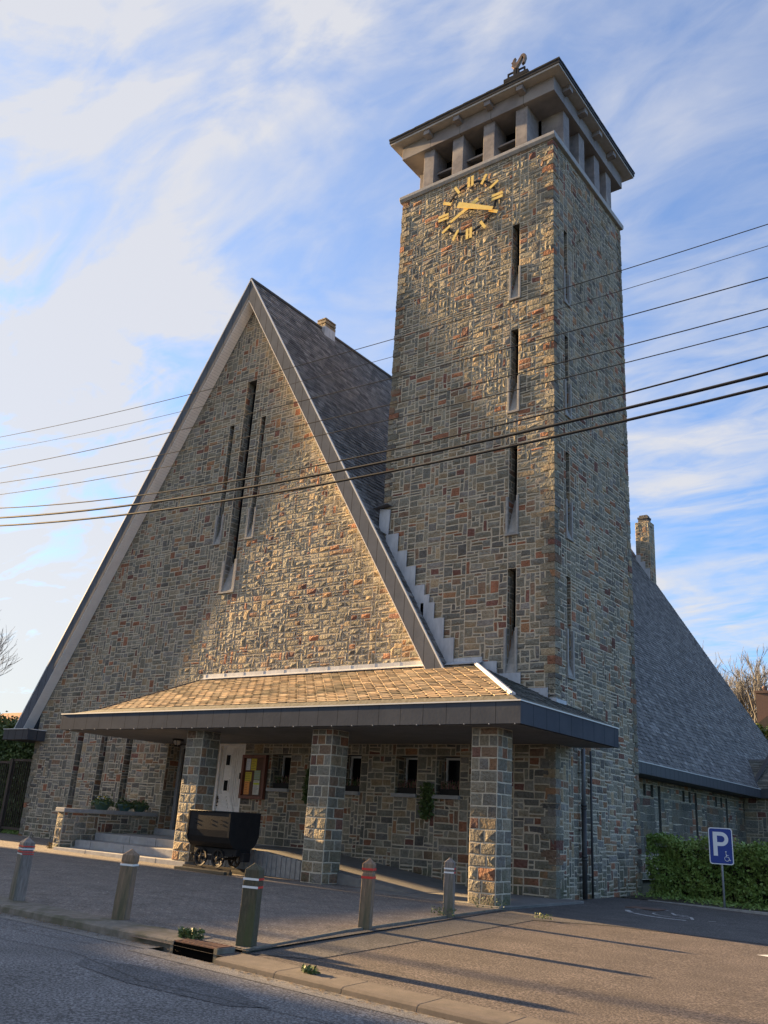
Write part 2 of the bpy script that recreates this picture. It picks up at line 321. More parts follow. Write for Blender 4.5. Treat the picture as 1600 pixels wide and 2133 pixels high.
def lay(O, U, V, xb, zb, owner, walls, seed=1, gx=.152, gz=.098, relief=.019, mortar=.019, sizes=SIZES, jit=.2, fixed=(), warm=0.0):
    """Random rubble ashlar: every stone is its own raised, chipped block set in mortar."""
    rng = np.random.default_rng(abs(int(seed))); O, U, V = (np.array(a, float) for a in (O, U, V)); Nn = np.cross(U, V)
    X = lines(xb, gx); Z = lines(zb, gz); nx, nz = len(X)-1, len(Z)-1
    sb = set(round(b, 4) for b in xb); sz = set(round(b, 4) for b in zb)
    jx = rng.uniform(-1, 1, (nx+1, nz+1))*gx*jit*.6; jz = rng.uniform(-1, 1, (nx+1, nz+1))*gz*jit*.75
    for i in range(nx+1):
        if round(X[i], 4) in sb: jx[i] = 0
    for j in range(nz+1):
        if round(Z[j], 4) in sz: jz[:, j] = 0
    own = np.full((nx, nz), -1)
    for i in range(nx):
        for j in range(nz): own[i, j] = owner((X[i]+X[i+1])/2, (Z[j]+Z[j+1])/2)
    for j in range(nz):          # bed of mortar just behind the stones, no gaps
        i = 0
        while i < nx:
            if own[i, j] < 0: i += 1; continue
            k = i
            while k < nx and own[k, j] == own[i, j]: k += 1
            q = np.array([(X[i], Z[j]), (X[k], Z[j]), (X[k], Z[j+1]), (X[i], Z[j+1])])
            walls[own[i, j]].quad(O+q[:, :1]*U+q[:, 1:]*V-.006*Nn, 1); i = k
    free = own >= 0; S = [s[0] for s in sizes]; W = np.array([s[1] for s in sizes], float)
    order = rng.permutation(len(S))
    for j in range(nz):
        for i in range(nx):
            if not free[i, j]: continue
            w_, h_ = 1, 1
            for t in rng.choice(len(S), 6, p=W/W.sum()):
                a, b = S[t]
                if i+a <= nx and j+b <= nz and free[i:i+a, j:j+b].all() and (own[i:i+a, j:j+b] == own[i, j]).all():
                    # stay inside the break lines
                    if all(round(X[k], 4) not in sb for k in range(i+1, i+a)) and all(round(Z[k], 4) not in sz for k in range(j+1, j+b)):
                        w_, h_ = a, b; break
            free[i:i+w_, j:j+h_] = False
            c = []
            for (p, q) in ((i, j), (i+w_, j), (i+w_, j+h_), (i, j+h_)): c.append((X[p]+jx[p, q], Z[q]+jz[p, q]))
            c = np.array(c); mid = c.mean(0)
            m8 = np.array([c[0], (c[0]+c[1])/2, c[1], (c[1]+c[2])/2, c[2], (c[2]+c[3])/2, c[3], (c[3]+c[0])/2])
            dx = np.array([1, 0, -1, -1, -1, 0, 1, 1.]); dz = np.array([1, 1, 1, 0, -1, -1, -1, 0.])
            wd = c[1, 0]-c[0, 0]; hd = c[3, 1]-c[0, 1]; mo = min(mortar, .2*min(wd, hd))
            ins = np.stack([m8[:, 0]+dx*mo*rng.uniform(.5, 1.3, 8), m8[:, 1]+dz*mo*rng.uniform(.5, 1.3, 8)], 1)
            bv = min(.014, .14*min(wd, hd)); tops = np.stack([ins[:, 0]+dx*bv, ins[:, 1]+dz*bv], 1)
            rl = relief*rng.uniform(.5, 1.25); ht = rl*rng.uniform(.45, 1.1, 8); hc = rl*rng.uniform(.7, 2.0)
            cm = mid+rng.uniform(-.2, .2, 2)*(wd, hd)
            P2 = np.concatenate([c, ins, tops, cm[None]]); H = np.concatenate([np.zeros(4), np.full(8, .002), ht, [hc]])
            P3 = O+P2[:, :1]*U+P2[:, 1:]*V+H[:, None]*Nn
            faces = [[0, 1, 6, 5, 4], [1, 2, 8, 7, 6], [2, 3, 10, 9, 8], [3, 0, 4, 11, 10]]; mt = [1]*4
            for k in range(8): faces.append([4+k, 4+(k+1) % 8, 12+(k+1) % 8, 12+k])
            for k in (0, 2, 4, 6): faces.append([12+k, 12+(k+1) % 8, 20, 12+(k+7) % 8])
            col = PALC[rng.choice(len(PALC), p=PALW)]*rng.uniform(.85, 1.2)
            if warm: col = col*(1-warm)+np.array((.23, .17, .11))*warm
            walls[own[i, j]].add(P3, faces, mt+[0]*12, tuple(col))
    return
def wall_quick(name, parent, O, U, V, xb, zb, seed, owner=lambda x, z: 0, **k):
    w = Wall(); lay(O, U, V, xb, zb, owner, [w], seed, **k); return w.build(name, parent) if name else w

# ------------------------------------------------------------------ the church
RX, RZ, RK, RT = -13.88, 23.08, 1.63, .97       # ridge x, z, roof slope, vertical roof thickness
def rake(x): return RZ-RK*abs(x-RX)
D = 5.85; TW = 6.3; TOP = 24.15
def zg(x):      # gentle fall of the ground from west to east
    return -.006*x if x < 0 else -.017*max(0, x-1)
church = empty('church', (-12, 0, 0), 'stone church with steep slate gable roof and tall square clock tower', 'church')
church_off = Vector((-12, 0, 0))
class ChurchMB(MB):
    def build(s, name, mats, parent=None, bevel=0, local=None):
        o = MB.build(s, name, mats, parent, bevel); 
        if parent is church: o.matrix_parent_inverse = church_inv
        return o
church_inv = Matrix.Translation(-church_off)
def ch(o):      # parts are modelled in world coordinates
    o.matrix_parent_inverse = church_inv; return o

slits_g = [(-14.60, -14.32, 11.48, 16.57, 1.2), (-13.86, -13.30, 9.45, 18.40, 1.25), (-12.82, -12.54, 11.48, 16.57, 1.2)]
slits_t = [(-1.53, -1.24, 18.24, 21.18, 1.2), (-1.53, -1.24, 14.10, 17.06, 1.2), (-1.53, -1.24, 10.02, 12.97, 1.2), (-1.53, -1.24, 5.78, 8.92, 1.35)]
slits_s = [(.80, 1.10, 18.1, 20.95, 1.2), (.80, 1.10, 14.0, 16.87, 1.2), (.80, 1.10, 9.95, 12.75, 1.2), (.80, 1.10, 5.81, 8.75, 1.35)]
slits_l = [(x, x+.42, .9, 4.45) for x in (-21.42, -19.84, -18.24)]
porch_w = [(-10.38, -9.52, 2.42, 3.52), (-7.42, -6.58, 2.42, 3.52), (-5.26, -4.46, 2.42, 3.50), (-3.80, -2.98, 2.42, 3.50)]
main_door = (-15.72, -13.5, .66, 3.85); white_door = (-12.98, -11.68, .66, 3.86)
open_front = [s[:4] for s in slits_g+slits_t]+slits_l+porch_w+[main_door, white_door]
def in_open(x, z, ops): return any(a < x < b and c < z < d for a, b, c, d in ops)
def own_front(x, z):
    if in_open(x, z, open_front): return -1
    if x < -24.32: return -1
    r = rake(x)-RT+.25
    if x <= -TW: return 0 if z < r else -1
    if z < max(rake(x)-.35, 5.2): return 0
    return 1
xs = sorted(set([-24.32, -TW, 0.0]+[v for o in open_front for v in o[:2]]))
zs = sorted(set([-.25, TOP]+[v for o in open_front for v in o[2:]]))
def merge(l, t=.05):
    o = [l[0]]
    for v in l[1:]:
        if v-o[-1] > t: o.append(v)
    return o
fw_, tw_ = Wall(), Wall()
lay((0, 0, 0), (1, 0, 0), (0, 0, 1), xs, merge(zs, .001), own_front, [fw_, tw_], 11)
# tower east side, with its own slits
def own_side(y, z): return -1 if in_open(y, z, [s[:4] for s in slits_s]) else 0
lay((0, 0, 0), (0, 1, 0), (0, 0, 1), sorted(set([0, D]+[v for o in slits_s for v in o[:2]])), sorted(set([-.3, TOP]+[v for o in slits_s for v in o[2:4]])), own_side, [tw_], 12)
lay((-TW, 0, 0), (0, -1, 0), (0, 0, 1), [-D, 0], [9.0, TOP], lambda x, z: 0, [tw_], 13)          # west side above the roof
lay((0, D, 0), (-1, 0, 0), (0, 0, 1), [0, TW], [3.0, TOP], lambda x, z: 0, [tw_], 14, gx=.2, gz=.14)
# rough quoins turn the two street-side corners
def quoins(w, cx, cy, sx, sy, z0, z1, seed):
    rng = np.random.default_rng(seed); z = z0; k = 0
    while z < z1-.05:
        h = min(rng.uniform(.13, .27), z1-z); a = rng.uniform(.26, .42) if k % 2 else rng.uniform(.14, .22); b = rng.uniform(.14, .22) if k % 2 else rng.uniform(.26, .42)
        p = .030*rng.uniform(.6, 1.2)
        x0, x1 = sorted((cx+sx*p, cx-sx*a)); y0, y1 = sorted((cy+sy*p, cy-sy*b)); g = .012
        col = tuple(PALC[rng.choice(len(PALC), p=PALW)]*rng.uniform(.8, 1.2))
        j = rng.uniform(-.008, .008, (8, 3)); pts = np.array([(x0,y0,z+g),(x1,y0,z+g),(x1,y1,z+g),(x0,y1,z+g),(x0,y0,z+h-g),(x1,y0,z+h-g),(x1,y1,z+h-g),(x0,y1,z+h-g)])+j
        w.add(pts, [[0,3,2,1],[4,5,6,7],[0,1,5,4],[1,2,6,5],[2,3,7,6],[3,0,4,7]], [0]*6, col); z += h; k += 1
quoins(tw_, 0, 0, 1, -1, 5.3, TOP, 3); quoins(fw_, 0, 0, 1, -1, 0, 5.2, 4); quoins(tw_, 0, D, 1, 1, 0, TOP, 6); quoins(tw_, -TW, 0, -1, -1, 11.6, TOP, 7)
quoins(fw_, -24.32, 0, -1, -1, .05, 4.0, 8)
tw_.box(-TW+.7, -.7, .7, D-.4, .2, TOP-.3)
# west side wall of the facade block and the hidden nave wall behind it
lay((-24.32, 0, 0), (0, -1, 0), (0, 0, 1), [-6, 0], [0, 4.3], lambda x, z: 0, [fw_], 15)
front = ch(fw_.build('front_wall', church)); tower = ch(tw_.build('tower_wall', church))

def slit(parent, s, chute, axis='x', depth=.42, mir=1):
    """deep slit: stone jambs, dark pane, and below it a sloped concrete chute with cheeks"""
    a, b, z0, z1 = s[:4]; w = Wall()
    def T(u, d, z): return (u, d, z) if axis == 'x' else (-d, u, z)      # d = depth into the wall
    if axis == 'x':
        lay((a, 0, 0), (0, 1, 0), (0, 0, 1), [0, depth], [z0, z1], lambda x, z: 0, [w], int(abs(a)*100+z0), relief=.012)
        lay((b, 0, 0), (0, -1, 0), (0, 0, 1), [-depth, 0], [z0, z1], lambda x, z: 0, [w], int(abs(b)*100+z0), relief=.012)
    else:
        lay((0, a, 0), (-1, 0, 0), (0, 0, 1), [0, depth], [z0, z1], lambda x, z: 0, [w], int(abs(a)*100+z0), relief=.012)
        lay((0, b, 0), (1, 0, 0), (0, 0, 1), [-depth, 0], [z0, z1], lambda x, z: 0, [w], int(abs(b)*100+z0), relief=.012)
    w.quad([T(a, 0, z1), T(a, depth, z1), T(b, depth, z1), T(b, 0, z1)], 0, (.12, .12, .11))
    w.quad([T(a, 0, z0), T(b, 0, z0), T(b, depth, z0), T(a, depth, z0)], 0, (.12, .12, .11))
    o = w.build('slit_window', parent); 
    if parent in (front, tower): pass
    m = MB(); m.face([T(a, depth-.02, z0), T(b, depth-.02, z0), T(b, depth-.02, z1), T(a, depth-.02, z1)], 0)
    pane = m.build('window_pane', M_glass, parent)
    if chute:
        m = MB(); f = -.055; t = .075 if b-a < .4 else .13
        def bx(u0, u1, d0, d1, zz0, zz1):
            p = [T(u, d, z) for z in (zz0, zz1) for u, d in ((u0, d0), (u1, d0), (u1, d1), (u0, d1))]
            bb = len(m.v); m.v += p
            for q in ((0,3,2,1),(4,5,6,7),(0,1,5,4),(1,2,6,5),(2,3,7,6),(3,0,4,7)): m.f.append(tuple(bb+i for i in q)); m.m.append(0); m.sm.append(False)
        bx(a-t, a+.004, f, .3, z0, z0+chute); bx(b-.004, b+t, f, .3, z0, z0+chute); bx(a-t, b+t, f-.02, .1, z0-.07, z0)
        p0, p1 = T(a+.004, f+.02, z0+.02), T(b-.004, f+.02, z0+.02); p2, p3 = T(b-.004, depth-.04, z0+chute), T(a+.004, depth-.04, z0+chute)
        m.face([p0, p1, p2, p3], 0); m.face([T(a+.004, depth-.04, z0), T(b-.004, depth-.04, z0), p1, p0], 0)
        m.build('chute_sill', M_conc2, parent, .008)
for s in slits_g: slit(front, s, s[4])
for s in slits_l: slit(front, s, 0, depth=.5)
for s in slits_t: slit(tower, s, s[4])
for s in slits_s: slit(tower, s, s[4], 'y')

# ---- porch windows
for k, (a, b, z0, z1) in enumerate(porch_w):
    w = Wall(); dp = .6
    lay((a, 0, 0), (0, 1, 0), (0, 0, 1), [0, dp], [z0, z1], lambda x, z: 0, [w], 300+k, relief=.012)
    lay((b, 0, 0), (0, -1, 0), (0, 0, 1), [-dp, 0], [z0, z1], lambda x, z: 0, [w], 310+k, relief=.012)
    w.quad([(a, 0, z1), (a, dp, z1), (b, dp, z1), (b, 0, z1)], 0); w.quad([(a, 0, z0), (b, 0, z0), (b, dp, z0), (a, dp, z0)], 0)
    w.build('window_reveal', front)
    m = ChurchMB(); m.box(a, b, dp-.01, dp, z0, z1); pane = ch(m.build('window', M_glass, church))
    m = MB(); t = .06
    for q in ((a, a+t, z0, z1), (b-t, b, z0, z1), (a+t, b-t, z1-t, z1), (a+t, b-t, z0, z0+t)): m.box(q[0], q[1], dp-.07, dp-.012, q[2], q[3])
    m.build('window_frame', M_paintw, pane, .005)
    m = MB(); m.box(a-.04, b+.04, -.12, .25, z0-.1, z0+.005); m.build('sill', M_blue, pane, .006)

# ---- main door in its deep recess
a, b, z0, z1 = main_door; w = Wall()
lay((a, 0, 0), (0, 1, 0), (0, 0, 1), [0, .74], [z0, z1], lambda x, z: 0, [w], 401, relief=.014)
lay((b, 0, 0), (0, -1, 0), (0, 0, 1), [-.74, 0], [z0, z1], lambda x, z: 0, [w], 402, relief=.014)
w.quad([(a, 0, z1), (a, .9, z1), (b, .9, z1), (b, 0, z1)], 0); w.build('door_reveal', front)
m = ChurchMB()
for i in range(12):
    x = a+.14+(b-a-.28)*i/12; m.box(x, x+(b-a-.28)/12-.012, .66, .72, z0+.06, z1-.1)
m.box(a, b, .73, .76, z0, z1)
dr = ch(m.build('entrance_door', M_darkwood, church))
m = MB(); m.box(a, a+.14, .56, .7, z0, z1-.12); m.box(b-.14, b, .56, .7, z0, z1-.12); m.box(a, b, .56, .7, z1-.12, z1)
m.build('door_frame', M_blue, dr, .01)
m = MB()
for i in range(22): m = MB(); m.lathe([(.016, -.0), (.016, .012), (0, .016)], (a+.07, .545, z0+.15+i*.135), 6, axis='y'); m.build('stud', M_blue, dr)
m = MB()
m.tube([((a+b)/2+.1, .64, 1.75), ((a+b)/2+.1, .58, 1.75), ((a+b)/2+.1, .58, 1.95), ((a+b)/2+.1, .64, 1.95)], .012, 6)
m.build('door_handle', M_iron, dr)

# ---- white side door with nested right-angle mouldings
a, b, z0, z1 = white_door
m = ChurchMB(); m.box(a, b, .10, .14, z0, z1)
wd = ch(m.build('side_door', M_paintw, church))
m = MB()
for q in ((a, a+.09, z0, z1), (b-.09, b, z0, z1), (a+.09, b-.09, z1-.09, z1)): m.box(q[0], q[1], .0, .1, q[2], q[3])
m.build('door_frame', M_paintw, wd, .008)
split = a+.84
m = MB()      # raised mouldings
for k in range(6):
    o = .07*k; m.box(a+.12+0*o, split-.06-o, .075, .1, 1.98-o-.045, 1.98-o) if 0 else None
for k in range(11):        # L-shaped steps growing from under the lower pane
    zt = 2.12-.115*k; xr = min(a+.52+.045*k, split-.05)
    m.box(a+.12, xr, .068, .1, zt-.085, zt-.01)
for k in range(5):
    x = a+.64+.045*k*1.0
    if x < split-.02: m.box(x, x+.032, .068, .1, 2.16-.115*k, z1-.15)
for k in range(3): m.box(a+.12+.05*k, a+.12+.05*k+.036, .068, .1, 2.16, z1-.15)
m.box(split, split+.05, .07, .1, z0, z1-.1)
for k in range(5):
    m.box(split+.09, min(b-.1, split+.12+.05*k), .068, .1, 1.6-.17*k, 1.72-.17*k)
for k in range(4): m.box(split+.09+.07*k, split+.14+.07*k, .068, .1, 1.78, z1-.15)
m.build('door_moulding', M_paintw, wd, .004)
for zc in (3.3, 2.45):
    m = MB(); m.box(a+.33, a+.59, .06, .098, zc-.21, zc+.21); p = m.build('door_pane_frame', M_paintw, wd, .006)
    m = MB(); m.box(a+.37, a+.55, .05, .062, zc-.17, zc+.17); m.build('door_pane', M_glass, wd)
m = MB(); m.box(a+.11, a+.155, .05, .09, 1.85, 2.1); m.tube([(a+.13, .07, 2.02), (a+.13, 0, 2.02), (a+.25, -.01, 2.02)], .012, 6); m.lathe([(.02, .0), (.02, .05)], (a+.13, .03, 1.78), 8, axis='y')
m.build('door_handle', M_iron, wd)

# ---- belfry
m = ChurchMB(); m.prism([(-.06, TOP), (-.13, TOP+.10), (-.13, TOP+.23), (D+.13, TOP+.23), (D+.13, TOP+.10), (D+.06, TOP)], 'x', -TW-.13, .13)
ch(m.build('stone_string_course', M_blue, church, .015))
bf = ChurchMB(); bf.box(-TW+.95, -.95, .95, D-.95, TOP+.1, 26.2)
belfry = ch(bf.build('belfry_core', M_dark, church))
for x in (-5.22, -3.915, -2.575, -1.235):
    m = MB(); m.box(x-.235, x+.235, .03, .9, TOP+.23, 26.17); m.build('pier', M_conc, belfry, .012)
    m = MB(); m.box(x-.235, x+.235, D-.9, D-.03, TOP+.23, 26.17); m.build('pier', M_conc, belfry, .012)
for y in (1.17, 2.46, 3.83, 5.1-.16):
    m = MB(); m.box(-.9, -.03, y-.24, y+.24, TOP+.23, 26.17); m.build('pier', M_conc, belfry, .012)
    m = MB(); m.box(-TW+.03, -TW+.9, y-.24, y+.24, TOP+.23, 26.17); m.build('pier', M_conc, belfry, .012)
for x0, x1 in ((-4.98, -4.15), (-3.68, -2.81), (-2.34, -1.47)):
    m = MB(); m.obox(((x0+x1)/2, .62, 25.25), (1, 0, 0), (0, .94, .34), (0, -.34, .94), (x1-x0)/2-.003, .38, .03); m.build('louvre', M_conc, belfry)
for y0, y1 in ((1.41, 2.22), (2.70, 3.59), (4.07, 4.70)):
    m = MB(); m.obox((-.62, (y0+y1)/2, 25.25), (-.94, 0, .34), (0, 1, 0), (.34, 0, .94), .38, (y1-y0)/2-.003, .03); m.build('louvre', M_conc, belfry)
m = ChurchMB(); m.box(-TW-.12, .12, -.12, D+.12, 26.17, 26.985); ch(m.build('concrete_ring_beam', M_ring, church, .012))
E0 = .48
m = ChurchMB()      # splayed soffit under the cornice
o = .12; zi, zo = 26.98, 26.78
a0 = [(-TW-o, -o), (o, -o), (o, D+o), (-TW-o, D+o)]; a1 = [(-TW-E0, -E0), (E0, -E0), (E0, D+E0), (-TW-E0, D+E0)]
for i in range(4):
    p, q = a0[i], a0[(i+1) % 4]; r_, s_ = a1[(i+1) % 4], a1[i]
    m.face([(s_[0], s_[1], zo), (r_[0], r_[1], zo), (q[0], q[1], zi), (p[0], p[1], zi)][::-1])
ch(m.build('cornice', mat('pale_render', (.27, .255, .245), (.215, .205, .20), 5, .85, .15, 30, .01), church))
m = ChurchMB(); m.box(-TW-E0, E0, -E0, D+E0, zo+.002, zo+.085); ch(m.build('cornice_board', mat('pale_board', (.44, .42, .40), (.36, .34, .32), 5, .85, .15), church))
for x in (-5.11, -3.77, -2.43, -1.1):
    m = ChurchMB(); m.prism([(-E0+.06, 26.58), (-E0+.06, 26.82), (-.12, 26.97), (-.12, 26.56)], 'x', x-.13, x+.13); ch(m.build('cornice_bracket', M_conc, church, .01))
for y in (.66, 1.93, 3.23, 4.55):
    m = ChurchMB(); m.prism([(E0-.06, 26.58), (E0-.06, 26.82), (.12, 26.97), (.12, 26.56)], 'y', y-.13, y+.13); ch(m.build('cornice_bracket', M_conc, church, .01))
# tower roof with ragged tile edge
rng = np.random.default_rng(5)
w = Wall(); TC = np.array((-TW/2, D/2)); e = E0+.05; AP = 28.6
cor = np.array([(-TW-e, -e), (e, -e), (e, D+e), (-TW-e, D+e)])
w.box(-TW-E0-.03, E0+.03, -E0-.03, D+E0+.03, 26.865, 27.02, 0); w.fc = [(.03, .03, .032)]*len(w.fc)
for sd in range(4):
    A, B = cor[sd], cor[(sd+1) % 4]; Lw = np.linalg.norm(B-A); nrow = 22
    for r_ in range(nrow):
        t0, t1 = r_/nrow, (r_+1.25)/nrow; t1 = min(t1, 1)
        pa, pb = A+(TC-A)*t0, B+(TC-B)*t0; qa, qb = A+(TC-A)*t1, B+(TC-B)*t1; n = max(1, int(Lw*(1-t0)/.24))
        z_0, z_1 = 27.03+(AP-27.03)*t0, 27.03+(AP-27.03)*t1
        for k in range(n):
            f0, f1 = k/n, (k+1)/n; lift = .03+rng.uniform(0, .02); c = rng.uniform(.03, .06)
            P = [*(pa+(pb-pa)*f0), z_0+lift], [*(pa+(pb-pa)*f1), z_0+lift], [*(qa+(qb-qa)*f1), z_1], [*(qa+(qb-qa)*f0), z_1]
            w.add(np.array(P), [[0, 1, 2, 3]], [0], (c, c, c*1.05))
            P2 = [*(pa+(pb-pa)*f0), z_0-.03], [*(pa+(pb-pa)*f1), z_0-.03], P[1], P[0]
            w.add(np.array(P2), [[0, 1, 2, 3]], [0], (c*.6, c*.6, c*.6))
ch(w.build('tower_roof', church, [M_slate, M_slate]))

# ---- clock
CX, CZ = -3.18, 22.55
m = ChurchMB(); n = 56
ring = [(CX+1.06*math.sin(2*math.pi*k/n), -.17, CZ+1.06*math.cos(2*math.pi*k/n)) for k in range(n+1)]
for k in range(n):
    p, q = ring[k], ring[k+1]; a_ = 2*math.pi*(k+.5)/n
    m.obox(((p[0]+q[0])/2, -.13, (p[2]+q[2])/2), (math.cos(a_), 0, -math.sin(a_)), (0, 1, 0), (math.sin(a_), 0, math.cos(a_)), .062, .012, .04)
clock = ch(m.build('clock_ring', M_black, church))
m = MB(); m.tube([(CX, .02, CZ), (CX, -.2, CZ)], .05, 12); m.build('hub', M_black, clock)
for k in range(4):
    m = MB(); a_ = R(45+90*k); m.tube([(CX+1.06*math.sin(a_), .03, CZ+1.06*math.cos(a_)), (CX+1.06*math.sin(a_), -.12, CZ+1.06*math.cos(a_))], .02, 6); m.build('wall_bracket', M_black, clock)
def bar(m, c, ang, r0, r1, w0, w1, off=0, y=-.16, th=.012):
    s_, c_ = math.sin(ang), math.cos(ang); d = Vector((s_, 0, c_)); t = Vector((c_, 0, -s_)); c = Vector((c[0], 0, c[1]))
    p = [c+d*r0+t*(off-w0), c+d*r0+t*(off+w0), c+d*r1+t*(off+w1), c+d*r1+t*(off-w1)]
    lo = [Vector((q.x, y-th, q.z)) for q in p]; hi = [Vector((q.x, y+th, q.z)) for q in p]
    b = len(m.v); m.v += [tuple(q) for q in lo+hi]
    for f in ((0,1,2,3),(7,6,5,4),(0,4,5,1),(1,5,6,2),(2,6,7,3),(3,7,4,0)): m.f.append(tuple(b+i for i in f)); m.m.append(0); m.sm.append(False)
for h in range(12):
    m = MB(); a_ = h*math.pi/6
    if h % 3 == 0:
        for o in (-.075, .075): bar(m, (CX, CZ), a_, .90, 1.34, .052, .052, o)
    else: bar(m, (CX, CZ), a_, .93, 1.33, .052, .052)
    m.build('hour_marker', M_gold, clock)
am = math.radians(19.6*6); ah = math.radians(8.33*30-5)
m = MB(); bar(m, (CX, CZ), ah, -.40, .86, .085, .055, 0, -.20); m.build('hour_hand', M_gold, clock)
m = MB(); bar(m, (CX, CZ), am, -.52, 1.12, .115, .065, 0, -.24); m.build('minute_hand', M_gold, clock)

# ---- weathercock and cross
cx_, cy_ = -TW/2+.08, D/2
m = ChurchMB(); m.tube([(cx_, cy_, 28.4), (cx_, cy_, 31.62)], .045, 8); m.box(cx_-.13, cx_+.02, cy_-.05, cy_+.05, 30.0, 31.55)
m.box(cx_+.06, cx_+.13, cy_-.05, cy_+.05, 30.0, 31.5)
m.box(cx_-.56, cx_+.56, cy_-.09, cy_+.09, 31.0, 31.2)
for s_ in (-1, 1):
    x0, x1 = sorted((cx_+s_*.12, cx_+s_*.38))
    for zz in (31.44,): m.box(x0, x1, cy_-.03, cy_+.03, zz-.035, zz+.035)
    m.box(cx_+s_*.38-.035, cx_+s_*.38+.035, cy_-.03, cy_+.03, 30.3, 31.47)
    m.box(x0, x1, cy_-.03, cy_+.03, 30.72, 30.78)
wc = ch(m.build('tower_cross', M_black, church, .008))
m = MB()
wk = .88
body = [(-.24,31.72),(-.10,31.58),(.02,31.55),(.10,31.66),(.20,31.80),(.30,31.96),(.34,32.10),(.40,32.02),(.40,31.84),(.30,31.62),(.44,31.70),(.52,31.95),(.50,32.14),(.40,32.24),(.28,32.22),(.18,32.08),(.08,31.92),(-.02,31.86),(-.06,31.98),(-.06,32.12),(-.02,32.2),(-.10,32.18),(-.16,32.10),(-.18,32.02),(-.26,31.96),(-.17,31.95),(-.20,31.84)]
m.prism([(cx_+x*wk, 31.55+(z-31.55)*wk) for x, z in body], 'y', cy_-.07, cy_+.07); m.tube([(cx_, cy_, 31.5), (cx_, cy_, 31.66)], .03, 6)
m.build('weathercock', M_gold2, wc, .012)
# ---- main roof: slabs, fascia, soffit, slates
XE = (RZ-4.38)/RK      # half width at the eaves
Y0, Y1 = -.50, 41.3
m = ChurchMB()
m.prism([(RX, RZ), (RX+XE, RZ-RK*XE), (RX+XE-.0, RZ-RK*XE-.28), (RX+XE-.42, RZ-RK*(XE-.42)-RT), (RX, RZ-RT), (RX-XE+.42, RZ-RK*(XE-.42)-RT), (RX-XE, RZ-RK*XE-.28), (RX-XE, RZ-RK*XE)], 'y', Y0, Y1)
roof = ch(m.build('main_roof', M_fascia, church))
ux = 1/math.sqrt(1+RK*RK); uz = RK*ux      # unit vector down the right-hand slope (+x,-z)
m = MB()
for s_ in (-1, 1):
    L_ = XE/ux
    c = Vector((RX+s_*ux*L_/2, 0, RZ-uz*L_/2)); nrm = Vector((s_*uz, 0, ux)); dr_ = Vector((s_*ux, 0, -uz))
    m.obox(c+nrm*.02+Vector((0, Y0+.01, 0)), dr_, (0, 1, 0), nrm, L_/2, .035, .022)
m.build('verge_trim', M_trim, roof)
m = MB()                 # white boarding under the overhang, board by board
for s_ in (-1, 1):
    dr_ = Vector((s_*ux, 0, -uz)); nrm = Vector((s_*uz, 0, ux)); base = Vector((RX, 0, RZ-RT)); d = 0.02; Ls = (XE-.42)/ux
    while d < Ls-.05:
        c = base+dr_*(d+.062)-nrm*.016; m.obox((c.x, (Y0+.0)/2-.01, c.z), dr_, (0, 1, 0), nrm, .06, abs(Y0)/2-.02, .012); d += .127
m.build('soffit_boards', M_soffit, roof)
m = MB()
m.tube([(RX, y, RZ+.03) for y in (Y0, Y1)], .09, 8); m.build('ridge_cap', M_zinc, roof)
def slates(w, O, U, Vv, wid, hgt, rng, cond, cols, sw=.34, sh=.20, th=.012, cut=0.0, fl=None):
    """U along the eaves, Vv up the slope; rows of overlapping slates, each its own tilted plate"""
    O, U, Vv = (np.array(a, float) for a in (O, U, Vv)); Nn = np.cross(U, Vv); nr = int(hgt/sh)
    for r_ in range(nr):
        v0 = r_*sh; off = (r_ % 2)*sw/2; k0 = int(-1)
        for k in range(k0, int(wid/sw)+1):
            u0 = max(0, k*sw+off); u1 = min(wid, (k+1)*sw+off)
            if u1-u0 < .03: continue
            if not cond(O+U*(u0+u1)/2+Vv*(v0+sh/2)): continue
            g = .004; c0 = cols[rng.integers(len(cols))]*rng.uniform(.65, 1.3); t = th*rng.uniform(.7, 1.8); dz = rng.uniform(-.006, .006)
            a = O+U*(u0+g)+Vv*(v0+dz); b = O+U*(u1-g)+Vv*(v0+dz); c = O+U*(u1-g)+Vv*(v0+sh*1.08); d = O+U*(u0+g)+Vv*(v0+sh*1.08)
            if cut:
                aa = a+Vv*cut+Nn*t; ab = a+U*cut+Nn*t
                w.add(np.array([aa, ab, b+Nn*t, c+Nn*.002, d+Nn*.002, b-Nn*.01, ab-Nn*t-Nn*.01, aa-Nn*t-Nn*.01]), [[0, 1, 2, 3, 4], [7, 6, 1, 0], [6, 5, 2, 1]], [0]*3, tuple(c0))
            else:
                w.add(np.array([a+Nn*t, b+Nn*t, c+Nn*.002, d+Nn*.002, a-Nn*.01, b-Nn*.01]), [[0, 1, 2, 3], [4, 5, 1, 0]], [0]*2, tuple(c0))
SL = np.array([(.118, .114, .112), (.140, .136, .132), (.09, .088, .087), (.155, .148, .138), (.18, .175, .168)])
rng = np.random.default_rng(21); w = Wall()
slates(w, (RX+XE, Y0+.03, RZ-RK*XE+.012), (0, 1, 0), (-ux, 0, uz), Y1-Y0-.06, XE/ux-.05, rng, lambda p: not (p[0] > -6.0 and .15 < p[1] < D-.15) and not (p[0] > -3.2 and p[1] < 1), SL, .32, .21, .016, .05)
w.build('slate_covering', roof, [M_slate, M_slate])
w = Wall(); slates(w, (RX-XE, Y1-.03, RZ-RK*XE+.012), (0, -1, 0), (ux, 0, uz), Y1-Y0-.06, XE/ux-.05, rng, lambda p: p[1] < 20, SL, .5, .3, .016)
w.build('slate_covering', roof, [M_slate, M_slate])
